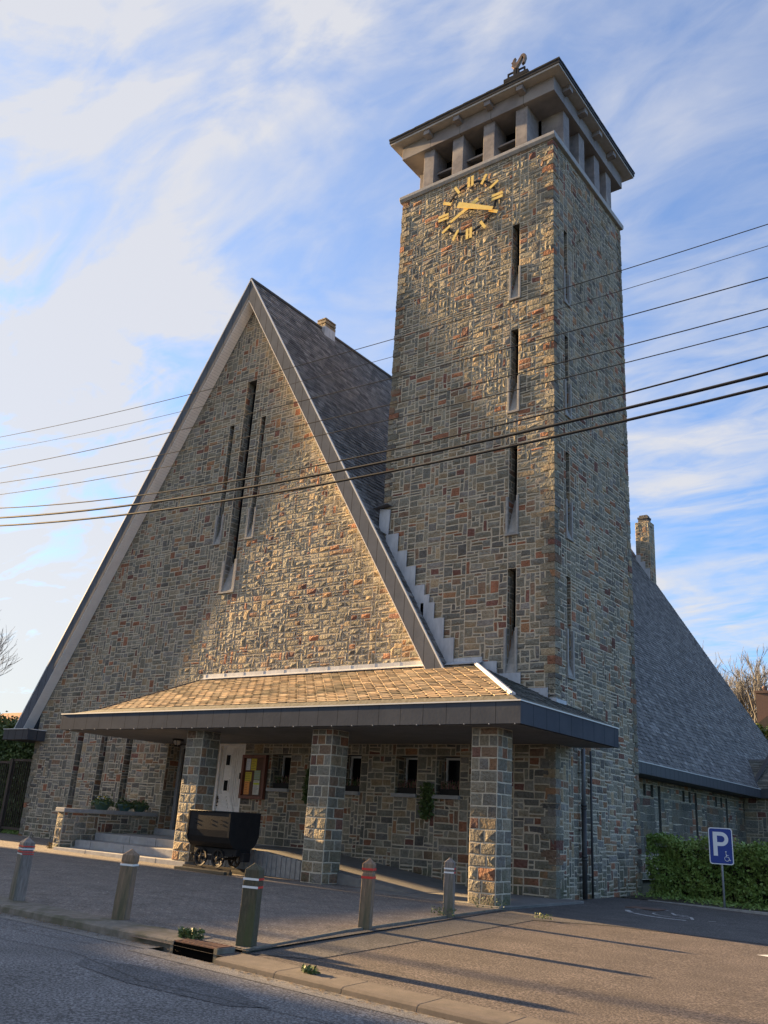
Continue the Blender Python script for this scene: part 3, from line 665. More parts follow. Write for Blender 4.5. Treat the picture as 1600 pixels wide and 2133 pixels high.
# eaves boxes along both sides
m = MB(); m.box(RX+XE-1.12, RX+XE+.06, D, 29.6, 3.96, 4.40); o = m.build('eaves_box', M_eaves, roof, .01)
m = MB(); m.box(RX+XE+.03, RX+XE+.08, D, 29.6, 4.395, 4.425); m.build('eaves_trim', M_trim, roof)
m = MB(); m.box(-25.55, -23.72, -.85, 41, 3.93, 4.36); m.build('eaves_box', M_eaves, roof, .01)
m = MB(); m.box(-25.58, -23.70, -.88, -.82, 4.355, 4.385); m.box(-23.75, -23.70, -.88, .0, 4.355, 4.385); m.build('eaves_trim', M_trim, roof)
# ridge chimney and far gable chimney
m = MB(); m.box(RX-.26, RX+.26, 4.1, 4.85, RZ-.6, RZ+.10); m.build('chimney_flashing', M_flash, roof)
w = Wall(); cc = (.30, .24, .16)
for z_0, z_1, e_ in ((.06, .20, .0), (.20, .25, -.09), (.25, .39, .0), (.39, .44, -.09), (.44, .50, .0)):
    w.box(RX-.26-e_, RX+.26+e_, 4.1-e_, 4.85+e_, RZ+z_0+.04, RZ+z_1+.04, 0)
w.fc = [cc]*len(w.fc); w.build('chimney', roof, [M_stone, M_mortar])
w = Wall(); cw = dict(gx=.2, gz=.13)
x0c, x1c, y0c, y1c = -12.86, -11.75, 40.2, 41.2
lay((x0c, y0c, 0), (1, 0, 0), (0, 0, 1), [0, x1c-x0c], [18.5, 24.4], lambda x, z: 0, [w], 51, **cw)
lay((x1c, y0c, 0), (0, 1, 0), (0, 0, 1), [0, y1c-y0c], [18.5, 24.4], lambda x, z: 0, [w], 52, **cw)
w.box(x0c+.02, x1c-.02, y0c+.02, y1c, 18.5, 24.38, 1); w.box(x0c+.18, x1c-.18, y0c+.18, y1c-.18, 24.38, 24.72, 0); w.box(x0c+.14, x1c-.14, y0c+.14, y1c-.14, 24.72, 24.86, 0); w.box(x0c+.24, x1c-.24, y0c+.24, y1c-.24, 24.86, 25.02, 0)
w.build('chimney', roof)
m = MB()
for k in range(3):
    xx = x0c-.02+.35*k; zt = RZ-RK*(xx-RX); m.box(xx, xx+.36, y0c-.03, y0c-.015+.0, zt-.7, zt+.35)
m.build('chimney_flashing', M_flash, roof)
# step flashings where the rake meets the tower
m = MB(); xx = -5.95; k = 0
rr = random.Random(4)
while xx < -3.35:
    zt = rake(xx); wdt = .24 if k != 4 else .12; m.box(xx-.15, xx+.36, -.088-.002*(k % 2), -.06, zt-.7, zt+.50+rr.uniform(-.08, .1)); xx += .38 if k not in (3, 4) else .2; k += 1
m.build('step_flashing', M_flash, roof)
m = MB(); m.obox((-6.28, -.16, 11.62), (1, 0, .12), (0, 1, 0), (-.12, 0, 1), .30, .14, .012)
m.build('valley_flashing', M_fascia, roof)
m = MB(); m.prism([(-6.42, 10.85), (-6.02, 10.6), (-5.98, 11.5), (-6.42, 11.58)], 'y', -.09, -.06); m.build('step_flashing', M_flash, roof)
# nave side wall with its groups of notched slits
w = Wall(); ops = []
for g in (15.3, 20.15, 25.0, 29.95):
    ops += [(g, g+.34, 3.28, 3.77), (g+.86, g+1.2, 3.26, 3.77), (g+1.72, g+2.06, 1.2, 3.77)]
lay((-3.46, 0, 0), (0, 1, 0), (0, 0, 1), sorted(set([5.5, 41.2]+[v for o in ops for v in o[:2]])), [0, 1.2, 3.26, 3.28, 3.77, 4.0], lambda y, z: -1 if in_open(y, z, ops) else 0, [w], 61, gx=.22, gz=.14)
w.box(-3.9, -3.75, 5.5, 41.2, 0, 4.0, 1)
for y0_, y1_, z0_, z1_ in ops:
    for P in ([(-3.46, y0_, z0_), (-3.46, y0_, z1_), (-3.75, y0_, z1_), (-3.75, y0_, z0_)], [(-3.46, y1_, z0_), (-3.75, y1_, z0_), (-3.75, y1_, z1_), (-3.46, y1_, z1_)], [(-3.46, y0_, z0_), (-3.75, y0_, z0_), (-3.75, y1_, z0_), (-3.46, y1_, z0_)]):
        w.quad(P, 0, (.14, .14, .12))
w.quad([(-24.3, 41.0, 0), (-24.3, 41.0, 4.2), (RX, 41.0, RZ-RT+.2), (-3.46, 41.0, 4.2), (-3.46, 41.0, 0)], 0, (.16, .15, .12)); w.quad([(-24.3, 0, 0), (-24.3, 41.0, 0), (-24.3, 41.0, 4.2), (-24.3, 0, 4.2)], 0, (.16, .15, .12))
nave = ch(w.build('nave_wall', church))
m = MB()
for y0_, y1_, z0_, z1_ in ops: m.face([(-3.745, y0_, z0_), (-3.745, y1_, z0_), (-3.745, y1_, z1_), (-3.745, y0_, z1_)])
m.build('slit_pane', M_glass, nave)
for g in (15.3, 20.15, 25.0, 29.95):       # smooth panels of larger dressed blocks below each group
    w = Wall(); lay((-3.425, 0, 0), (0, 1, 0), (0, 0, 1), [g-1.5, g+1.15], [1.0, 3.18], lambda x, z: 0, [w], int(g*10), gx=.45, gz=.3, relief=.012, sizes=[((1, 1), 3), ((2, 1), 2)], mortar=.006)
    for i in range(len(w.fc)): w.fc[i] = tuple(np.array(w.fc[i])*.55+np.array((.035, .033, .027)))
    w.build('dressed_panel', nave, [M_stone, M_mortar])
m = MB(); m.box(-3.75, -2.9, 5.9, 7.4, 3.35, 4.0); m.build('wall_cabinet', M_pipe2, nave, .01)
m = MB(); m.tube([(-3.3, 33.0-1.2, 3.95), (-3.3, 33.0-1.2, 0)], .07, 8); m.build('downpipe', M_pipe2, nave)
# low wing on the right
m = ChurchMB(); m.prism([(29.4, 3.96), (29.4, 4.40), (31.6, 6.15), (38, 6.15), (38, 3.96)], 'x', -3.4, 9.0)
wing = ch(m.build('side_wing', M_zinc, church))
w = Wall(); ws = math.hypot(2.2, 1.75); slates(w, (-3.6, 29.42, 4.42), (1, 0, 0), (0, 2.2/ws, 1.75/ws), 12.6, ws, rng, lambda p: p[0] > -3.7+(p[1]-29.4)*-.0, np.array([(.12, .12, .10), (.10, .105, .09), (.14, .135, .11)]), .34, .22, .016)
w.build('slate_covering', wing, [M_slate, M_slate])
m = MB(); m.obox((-2.55, 30.35, 5.35), (.28, .62, .73), (.9, -.43, 0), (-.3, -.6, .6), 1.35, .13, .03); m.build('valley_flashing', M_zinc, wing)
w = Wall(); lay((0, 29.9, 0), (1, 0, 0), (0, 0, 1), [-3.4, 8.8], [0, 3.97], lambda x, z: 0, [w], 71, gx=.22, gz=.14); w.box(-3.4, 8.8, 29.92, 37.5, 0, 3.95, 1)
w.build('wing_wall', wing)

# ---- porch canopy
CXL, CXR, CYF, CZ0, CZ1 = -16.0, 1.36, -4.5, 3.86, 4.36
m = ChurchMB()
m.prism([(CXL, CYF), (CXR, CYF), (CXR, 1.05), (.06, 1.05), (.06, -.06), (CXL, -.06)], 'z', CZ0, CZ1)
canopy = ch(m.build('porch_canopy', M_canopy, church))
m = MB(); m.prism([(CXL+.12, CYF+.12), (CXR-.12, CYF+.12), (CXR-.12, .95), (.08, .95), (.08, -.07), (CXL+.12, -.07)], 'z', CZ0-.012, CZ0+.02); m.build('soffit', M_dsoffit, canopy)
x = CXR-.14
while x > CXL+.1: m = MB(); m.box(x-.008, x+.008, CYF-.010, CYF+.03, CZ0-.015, CZ0+.008); x -= .665; m.build('drip_clip', M_flash, canopy)
m = MB(); m.box(CXL-.01, CXR+.02, CYF-.03, CYF+.03, CZ1-.005, CZ1+.025); m.box(CXR-.03, CXR+.025, CYF+.03, 1.06, CZ1-.005, CZ1+.022); m.box(CXL-.02, CXL+.03, CYF+.03, -.06, CZ1-.005, CZ1+.022)
m.build('canopy_trim', M_trim, canopy)
# weathered gutter upstand, then the shingled slopes
GY, GZ, HX = -4.28, 4.52, 1.03
m = MB(); m.face([(CXL+.05, CYF+.06, CZ1+.004), (CXR-.05, CYF+.06, CZ1+.004), (HX, GY, GZ), (-14.3, GY, GZ)]); m.face([(CXR-.05, CYF+.06, CZ1+.004), (CXR-.05, 1.05, CZ1+.004), (HX, 1.05, GZ), (HX, GY, GZ)])
m.face([(CXL+.05, CYF+.06, CZ1+.004), (-14.3, GY, GZ), (-14.3, -.05, CZ1+.1), (CXL+.05, -.05, CZ1+.03)]); m.build('gutter_upstand', M_gutter, canopy)
RYZ = 6.16; sk = (RYZ-GZ)/(-GY)       # front slope
CS = np.array([(.36, .26, .16), (.31, .225, .14), (.39, .285, .18), (.25, .195, .135), (.32, .25, .165)])
DS = np.array([(.10, .097, .088), (.08, .08, .075), (.12, .115, .105)])
w = Wall(); hl = math.hypot(GY, RYZ-GZ)
def hipx(y): return HX+(y-GY)/(-GY)*(-2.56-HX)
slates(w, (-14.3, GY, GZ), (1, 0, 0), (0, -GY/hl, (RYZ-GZ)/hl), 15.33, hl, rng, lambda p: p[0] < hipx(p[1])-.02, CS, .36, .205, .016, .10)
# a few slipped, dark slates
for _ in range(14):
    a = rng.uniform(-13.8, -7.0) if rng.random() < .75 else rng.uniform(-7, -1.5); t = rng.uniform(.25, .9); p = np.array((a, GY+t*(-GY), GZ+t*(RYZ-GZ)+.035))
    w.add(np.array([p, p+(.16, 0, 0), p+(.13, .08, .035), p+(.02, .07, .03)]), [[0, 1, 2, 3]], [0], (.02, .02, .02))
w.quad([(-14.3, GY, GZ-.005), (HX, GY, GZ-.005), (-2.56, -.03, RYZ-.005), (-14.3, -.03, RYZ-.005)], 0, (.08, .07, .06))
w.build('canopy_slates', canopy, [M_cslate, M_cslate])
w = Wall(); el = math.hypot(HX+2.56, RYZ-GZ); ek = np.array((-(HX+2.56)/el, 0, (RYZ-GZ)/el))
slates(w, (HX, GY, GZ), (0, 1, 0), ek, 1.05-GY, el, rng, lambda p: p[0] > hipx(p[1])+.02 and (p[1] < -.1 or p[0] > .05), DS, .36, .205, .016, .10)
w.quad([(HX, GY, GZ-.005), (HX, 0, GZ-.005), (-2.56, 0, RYZ-.005)], 0, (.08, .08, .08)); zt0 = GZ+(RYZ-GZ)*(HX-.05)/(HX+2.56)
w.quad([(HX, 0, GZ-.005), (HX, 1.05, GZ-.005), (.05, 1.05, zt0-.005), (.05, 0, zt0-.005)], 0, (.08, .08, .08)); w.quad([(HX, 1.05, CZ1), (.05, 1.05, CZ1), (.05, 1.05, zt0-.005), (HX, 1.05, GZ-.005)], 0, (.08, .08, .08))
w.build('canopy_slates', canopy, [M_slate, M_slate])
m = MB(); A_ = Vector((HX, GY, GZ+.03)); B_ = Vector((-2.56, -.04, RYZ+.03)); d = (B_-A_); nn = d.normalized(); sd_ = nn.cross(Vector((0, 0, 1))).normalized()
m.obox((A_+B_)/2, nn, sd_, sd_.cross(nn), d.length/2, .07, .02); m.obox((A_+B_)/2, nn, sd_, sd_.cross(nn), d.length/2, .025, .045); m.build('hip_flashing', mat('bright_zinc', (.6, .62, .66), (.5, .52, .56), 4, .4, .05), canopy)
m = MB(); m.obox((-14.32, GY/2, (GZ+RYZ)/2+.01), (0, -GY/hl, (RYZ-GZ)/hl), (1, 0, 0), (0, -(RYZ-GZ)/hl, -GY/hl), hl/2, .03, .03); m.prism([(GY, CZ1+.03), (GY, GZ-.01), (-.05, RYZ-.01), (-.05, CZ1+.03)], 'x', -14.31, -14.29); m.build('verge_strip', M_darkz, canopy)
m = MB(); m.box(-14.2, -2.3, -.07, -.05, RYZ-.06, RYZ+.17)
for k in range(12): m.box(-14.1+k*.98, -14.07+k*.98, -.078, -.07, RYZ-.05, RYZ+.17)
m.obox((-8.2, -.17, RYZ+.0), (1, 0, 0), (0, .93, .37), (0, -.37, .93), 5.95, .13, .01); m.build('wall_flashing', M_flash, canopy)
m = MB()
for x0, x1, za, zb in ((-2.33, -1.80, 5.78, 6.18), (-1.80, -1.03, 5.36, 5.81), (-.99, -.18, 4.93, 5.36)): m.box(x0, x1, -.085, -.06, za, zb)
m.box(-.18, .075, -.085, -.06, 4.85, 5.08); m.box(.06, .085, -.06, .55, 4.85, 5.06); m.box(.06, .085, .55, 1.1, 4.8, 4.94); m.box(.06, .085, 1.1, 1.9, 4.7, 4.82)
m.build('step_flashing', M_flash, canopy)

# ---- stone columns of the porch
COLS = [((1, 1), 3.0), ((2, 1), .0)]
for k, cx0 in enumerate((-10.25, -5.24, -.24)):
    w = Wall(); zb0 = (.2, .03, .0)[k]; cw_ = .70 if k else .70; xr = cx0+cw_; y0, y1 = -3.91, -3.22
    for (O, U, L_) in (((cx0, y0, 0), (1, 0, 0), xr-cx0), ((xr, y0, 0), (0, 1, 0), y1-y0), ((xr, y1, 0), (-1, 0, 0), xr-cx0), ((cx0, y1, 0), (0, -1, 0), y1-y0)):
        rng2 = random.Random(k*7+int(O[0]*10)); z = zb0; first = True; zz = [zb0]
        while zz[-1] < CZ0-.15: zz.append(min(zz[-1]+(.255 if len(zz) % 3 else .28), CZ0-.012))
        for j in range(len(zz)-1):
            cut = (.42, .55, .36, .62)[j % 4]*L_ if rng2.random() < .75 else None
            xb_ = [0, cut+rng2.uniform(-.04, .04), L_] if cut else [0, .3*L_, .68*L_, L_]
            lay(O, U, (0, 0, 1), xb_, [zz[j], zz[j+1]], lambda x, z_: 0, [w], int(cx0*100)+j*11+int(U[0]*5+U[1]*3)+900, gx=9, gz=9, relief=.020, mortar=.017, warm=.15)
    w.box(cx0+.03, xr-.03, y0+.03, y1-.03, zb0, CZ0-.013, 1)
    ch(w.build('stone_column', church))

# ---- steps, landing, ramp, planter wall
m = ChurchMB(); m.box(-16.0, -9.62, -3.95, -.05, -.1, .19); m.box(-15.75, -9.75, -3.35, -.05, .19, .43); m.box(-15.75, -9.62, -2.6, -.05, .43, .665); m.box(-15.9, -13.2, -.02, .72, .5, .70); m.box(-15.75, -13.4, -.12, .2, .665, .88)
steps = ch(m.build('entrance_steps', M_blue, church, .012))
m = MB()
for xs_, yf, z0_, z1_ in (((-14.3, -12.2, -10.9), -3.95, .0, .19), ((-14.9, -13.2), -3.35, .19, .43), ((-13.9, -12.6, -11.2), -2.6, .43, .665)):
    for x in xs_: m.box(x-.006, x+.006, yf-.003, yf+.01, z0_, z1_)
m.build('step_joint', M_dark, steps)
w = Wall(); lay((-15.8, 0, 0), (0, 1, 0), (0, 0, 1), [-3.9, -.05], [.0, 1.27], lambda x, z: 0, [w], 81, relief=.02); lay((-16.15, -3.9, 0), (1, 0, 0), (0, 0, 1), [0, .35], [0, 1.27], lambda x, z: 0, [w], 82, relief=.02)
lay((-16.15, 0, 0), (0, -1, 0), (0, 0, 1), [.05, 3.9], [0, 1.27], lambda x, z: 0, [w], 83, relief=.02); w.box(-16.13, -15.82, -3.88, -.05, 0, 1.26, 1)
pw = ch(w.build('planter_wall', church))
m = MB(); m.box(-16.22, -15.72, -3.97, -2.0, 1.27, 1.40); m.box(-16.22, -15.72, -1.99, -.05, 1.27, 1.40); m.build('coping', M_blue, pw, .012)
m = ChurchMB(); m.prism([(-9.62, .0), (-9.62, .66), (-7.4, .63), (-5.3, .40), (-2.2, .03), (-2.2, -.02)], 'x' if 0 else 'y', -3.3, -.05)
ramp = ch(m.build('access_ramp', mat('ramp_concrete', (.20, .19, .175), (.15, .145, .135), 4, .9, .3, 60, .01), church))
x = -9.55; k = 0
while x < -5.35:
    t = .62 if x < -7.4 else .62-(x+7.4)*.095
    m = MB(); m.box(x, x+.155, -3.42, -3.31, -.02, t+.02+.01*((k*7) % 3)); m.build('edging_slab', M_conc2, ramp, .012); x += .175; k += 1
m = ChurchMB(); m.prism([(.62, -4.02), (-2.2, -4.02), (-5.0, -3.99), (-5.0, -3.2), (-2.2, -.05), (.1, -.05), (.1, .35), (.62, .35)], 'z', -.1, .02)
ch(m.build('porch_floor_slab', mat('porch_concrete', (.19, .18, .165), (.14, .135, .125), 3, .9, .3, 60, .01), church, .01))

# ---- downpipes on the tower side
m = ChurchMB(); m.tube([(.16, 1.42, 3.86), (.16, 1.42, 2.35)], .055, 12, 0); m.tube([(.16, 1.42, 2.35), (.16, 1.42, -.02)], .068, 12, 1)
for z_ in (2.33, 2.25, 1.02, .94): m.tube([(.16, 1.42, z_), (.16, 1.42, z_+.05)], .085, 12, 1)
for z_ in (3.2, 1.7, .5): m.box(.0, .17, 1.36, 1.48, z_, z_+.025, 1)
ch(m.build('downpipe', [M_pipe2, M_pipe], church))
m = ChurchMB(); m.tube([(.1, 2.05, 3.86), (.1, 2.05, -.02)], .032, 10)
for z_ in (3.0, 1.7, .5): m.box(.0, .11, 2.03, 2.07, z_, z_+.02)
ch(m.build('downpipe', M_pipe, church))

# ================================================================== things on and by the church
# notice board
nb = empty('notice_board', (-11.05, -.06, 2.05), 'red-brown wooden notice case with coloured papers beside the white door', 'notice board')
m = MB(); m.box(-.56, .56, -.02, .02, 0, 1.42); m.build('back_panel', mat('brown_cork', (.12, .06, .04), (.09, .045, .03), 9, .8, .1), nb)
m = MB(); t = .10
for q in ((-.56, -.56+t, 0, 1.42), (.56-t, .56, 0, 1.42), (-.56+t, .56-t, 0, t), (-.56+t, .56-t, 1.42-t, 1.42)): m.box(q[0], q[1], -.12, -.02, q[2], q[3])
m.build('frame', M_redwood, nb, .008)
m = MB(); m.box(-.60, -.54, -.14, -.12, .62, .82); m.build('lock', M_iron, nb)
def pap(n): return {'white': (.62, .64, .68), 'yellow': (.55, .45, .05), 'orange': (.72, .30, .08), 'green': (.30, .38, .22), 'cream': (.6, .6, .55)}[n]
pm = {n: mat('paper_'+n, pap(n), None, rough=.7, bump=0) for n in ('white', 'yellow', 'orange', 'green', 'cream')}
ink = mat('printed_ink', (.03, .03, .035), None, bump=0, rough=.7); lime = mat('lime_ink', (.5, .6, .05), None, bump=0, rough=.7); bluei = mat('pale_blue_ink', (.25, .35, .5), None, bump=0, rough=.7)
for c, x0, x1, z0, z1 in (('white', -.42, -.22, .92, 1.30), ('yellow', -.19, .06, .92, 1.30), ('yellow', -.42, -.12, .56, .86), ('orange', -.42, -.18, .14, .56), ('green', 0.0, .28, .62, .92), ('cream', 0.0, .28, .14, .60)):
    m = MB(); m.box(x0, x1, -.028, -.021, z0, z1); p = m.build('paper_notice', pm[c], nb)
    m = MB(); z = z1-.04; rr = random.Random(int(x0*100+z0*37))
    while z > z0+.03:
        m.box(x0+.025, x1-.025-rr.random()*.08, -.0295, -.028, z-.010, z); z -= .055 if c != 'cream' else .036
    m.build('printed_lines', ink if c in ('cream', 'yellow', 'orange') else bluei, p)
    if c == 'cream':
        m = MB(); m.box(x0+.01, x1-.01, -.0298, -.028, z1-.14, z1-.08); m.build('printed_band', lime, p)
# porch lamp
lp = empty('ceiling_lantern', (-13.35, -1.6, 3.84), 'dark iron lantern hanging under the porch canopy above the steps', 'lamp')
m = MB(); m.lathe([(.0, 0), (.19, 0), (.19, -.03), (.17, -.05)], n=14); m.build('top_plate', M_black, lp)
m = MB()
for k in range(6):
    a_ = k*math.pi/3; m.tube([(.17*math.cos(a_), .17*math.sin(a_), -.03), (.18*math.cos(a_), .18*math.sin(a_), -.12), (.12*math.cos(a_), .12*math.sin(a_), -.2), (0, 0, -.23)], .01, 5)
m.build('cage', M_black, lp)
m = MB(); m.lathe([(.13, -.04), (.14, -.1), (.09, -.18), (0, -.2)], n=14); m.build('glass_bowl', mat('frosted_glass', (.35, .34, .32), None, rough=.3, bump=0), lp)

# potted plants on the planter wall
def potted(loc, r, h, pm_, label, seed, flowers):
    e_ = empty('flower_pot', loc, label, 'potted plant', 'flower pots on the coping beside the steps')
    m = MB(); m.lathe([(r*.5, 0), (r*.56, .02), (r*.93, h*.75), (r, h*.8), (r, h), (r*.9, h), (r*.85, h*.85), (0, h*.85)], n=20); m.build('pot', pm_, e_)
    rg = np.random.default_rng(seed); n = 420; a_ = rg.uniform(0, 6.28, n); q = r*np.sqrt(rg.uniform(0, 1.35, n)); z = h*.9+np.abs(rg.normal(0, .09, n))
    z = np.where(q > r*.95, h*.7-rg.uniform(0, .16, n)+.1, z)
    leaf_mesh('foliage', np.stack([q*np.cos(a_), q*np.sin(a_), z], 1), .045, M_leaf2, e_, rg)
    for cn, cc, cnt in flowers:
        nm = 'petal_'+cn; mm = bpy.data.materials.get(nm) or mat(nm, cc, None, rough=.6, bump=0)
        a_ = rg.uniform(0, 6.28, cnt); q = r*.8*np.sqrt(rg.uniform(0, 1, cnt)); leaf_mesh('blossoms', np.stack([q*np.cos(a_), q*np.sin(a_), h+.12+rg.uniform(-.03, .06, cnt)], 1), .032, mm, e_, rg, 1.5, .9)
potted((-15.97, -2.33, 1.40), .34, .27, M_pot, 'large green bowl of white and yellow pansies, nearest of three on the coping', 1, [('white', (.7, .7, .68), 26), ('yellow', (.7, .5, .03), 22)])
potted((-15.97, -1.38, 1.40), .28, .22, M_pot2, 'blue-green bowl with pinkish white flowers, middle of three on the coping', 2, [('pink', (.6, .42, .42), 26)])
potted((-15.97, -.72, 1.40), .28, .22, M_pot, 'green bowl of leafy plants without flowers, nearest the entrance door', 3, [])
# heather boxes in the porch windows, and ivy
labels = ['dark flower box on the sill just right of the notice board', 'dark flower box on the sill behind the middle stone column', 'dark box of pink heather on the sill left of the ivy', 'dark box of red heather on the sill beside the ivy']
for k, (a, b, z0, z1) in enumerate(porch_w):
    e_ = empty('flower_box', ((a+b)/2+.02, .16, z0+.005), labels[k], 'flower box', 'heather boxes on the porch window sills')
    wv = b-a-.14; m = MB(); m.prism([(-wv/2+.03, 0), (wv/2-.03, 0), (wv/2, .17), (-wv/2, .17)], 'y', -.11, .11); m.build('box', M_black, e_, .01)
    rg = np.random.default_rng(k+40); n = 260; P = np.stack([rg.uniform(-wv/2, wv/2, n), rg.uniform(-.1, .1, n), .15+rg.uniform(0, .22, n)], 1)
    leaf_mesh('foliage', P, .028, M_leaf2, e_, rg)
    hm = bpy.data.materials.get('heather') or mat('heather', (.28, .09, .10), (.35, .2, .17), 12, .8, 0); n = (60, 60, 200, 140)[k]
    m = MB()
    for i in range(n//4):
        x = rg.uniform(-wv/2, wv/2); y = rg.uniform(-.09, .09); dx, dy = rg.uniform(-.07, .07, 2); m.tube([(x, y, .15), (x+dx, y+dy, .30+rg.uniform(0, .14))], [.010, .004], 4)
    m.build('heather_spikes', hm, e_)
def ivy(x, z0, z1, wdt, label, seed):
    rg = np.random.default_rng(seed); n = 520; z = rg.uniform(z0, z1, n); ww = wdt*(.45+.55*np.sin((z-z0)/(z1-z0)*2.4+.5)); P = np.stack([x+rg.normal(0, .5, n)*ww*.6, -.06-rg.uniform(0, .12, n), z], 1)
    e_ = empty('hanging_ivy', (x, -.06, z1), label, 'ivy'); o = leaf_mesh('leaves', P-np.array((x, -.06, z1)), .05, M_leaf2, e_, rg, 0, .8)
    m = MB()
    for i in range(5):
        x0 = rg.uniform(-.1, .1)*wdt; m.tube([(x0, -.03, 0), (x0+rg.uniform(-.1, .1), -.05, (z0-z1)*.5), (x0+rg.uniform(-.1, .1), -.04, (z0-z1)*.95)], .008, 4)
    m.build('stems', M_twig, e_)
ivy(-4.0, 1.75, 2.75, .40, 'ivy trailing down the wall between the two right-hand porch windows', 1)
ivy(-8.6, 2.0, 3.05, .26, 'thin strand of ivy on the wall left of the middle column', 2)

# mine cart on its bit of track
tr = empty('rail_track', (-8.0, -4.3, zg(-8)), 'short length of rails on wooden beams under the black mine cart', 'track')
m = MB()
for y, z in ((-.52, 0), (-.33, 0), (.28, 0)): m.box(-1.0, .95, y-.05, y+.06, z, z+.075)
m.build('timber_beam', mat('wet_timber', (.07, .062, .045), (.045, .042, .03), 8, .8, .3, 40, .005, stretch=(.2, 1, 1)), tr, .006)
m = MB()
for y in (-.30, .30): m.box(-.95, .9, y-.02, y+.02, .077, .13); m.box(-.95, .9, y-.04, y+.04, .076, .085)
m.build('rail', M_iron, tr)
ct = empty('mine_cart', (-7.86, -4.3, .13+zg(-8)), 'black iron mine cart with spoked wheels standing before the porch steps', 'mine cart')
XL, XR_ = -.82, .82
prof = [(-.55, 1.42), (-.55, .95), (-.53, .78), (-.46, .63), (-.36, .53), (-.26, .49), (.26, .49), (.36, .53), (.46, .63), (.53, .78), (.55, .95), (.55, 1.42)]
m = MB()
for i in range(len(prof)-1):
    p, q = prof[i], prof[i+1]; m.face([(XL, p[0], p[1]), (XL, q[0], q[1]), (XR_, q[0], q[1]), (XR_, p[0], p[1])]); 
    pi, qi = (p[0]*.965, p[1]+.018 if p[1] < 1.4 else p[1]), (q[0]*.965, q[1]+.018 if q[1] < 1.4 else q[1])
    m.face([(XL, pi[0], pi[1]), (XR_, pi[0], pi[1]), (XR_, qi[0], qi[1]), (XL, qi[0], qi[1])])
body = m.build('tub', M_black, ct)
for x in (XL, XR_):
    m = MB(); m.prism([(y*1.03, z+(.01 if z > 1.4 else 0)) for y, z in prof], 'x', x-.014, x+.014); m.build('end_plate', M_black, ct, .004)
m = MB()
for y in (-.56, .56): m.tube([(XL, y, 1.42), (XR_, y, 1.42)], .02, 6)
for x in (XL+.02, XR_-.02):
    for y in (-.565, .565): m.box(x-.03, x+.03, y-.006, y+.006, .8, 1.4)
for x in (-.5, .1, .5):
    for z in (1.1, 1.2): m.lathe([(.018, 0), (.018, .012)], (x, -.565, z), 6, axis='y')
m.build('rim', M_black, ct)
m = MB(); m.box(XL+.06, XR_+.05, -.26, .26, .33, .49); m.box(XL-.1, XL+.06, -.07, .07, .30, .38); m.box(XR_+.05, XR_+.2, -.12, .12, .2, .42)
m.tube([(XL-.02, -.3, .30), (XL-.02, -.2, .30)], .03, 6); m.box(-.75, -.05, -.29, -.25, .18, .3); m.box(.1, .75, -.29, -.25, .3, .36); m.build('chassis', M_black, ct, .006)
wheel = None
for x in (-.42, .24):
    m = MB(); m.tube([(x, -.36, .23), (x, .36, .23)], .03, 8); m.build('axle', M_iron, ct)
    for y in (-.31, .31):
        if wheel is None:
            m = MB(); m.lathe([(.235, -.02), (.235, .012), (.215, .02), (.215, .05), (.19, .05), (.19, -.02), (.235, -.02)], n=28, axis='y')
            m.lathe([(.0, -.035), (.05, -.035), (.05, .05), (0, .05)], n=10, axis='y')
            for k in range(5):
                a_ = k*2*math.pi/5+.4; d = Vector((math.cos(a_), 0, math.sin(a_))); t_ = Vector((-math.sin(a_), 0, math.cos(a_))); m.obox(d*.12, d, (0, 1, 0), t_, .085, .012, .022)
            wheel = m.build('wheel', M_iron, ct); wo = wheel
        else:
            wo = wheel.copy(); C.objects.link(wo); wo.parent = ct
        wo.location = (x, y, .235)

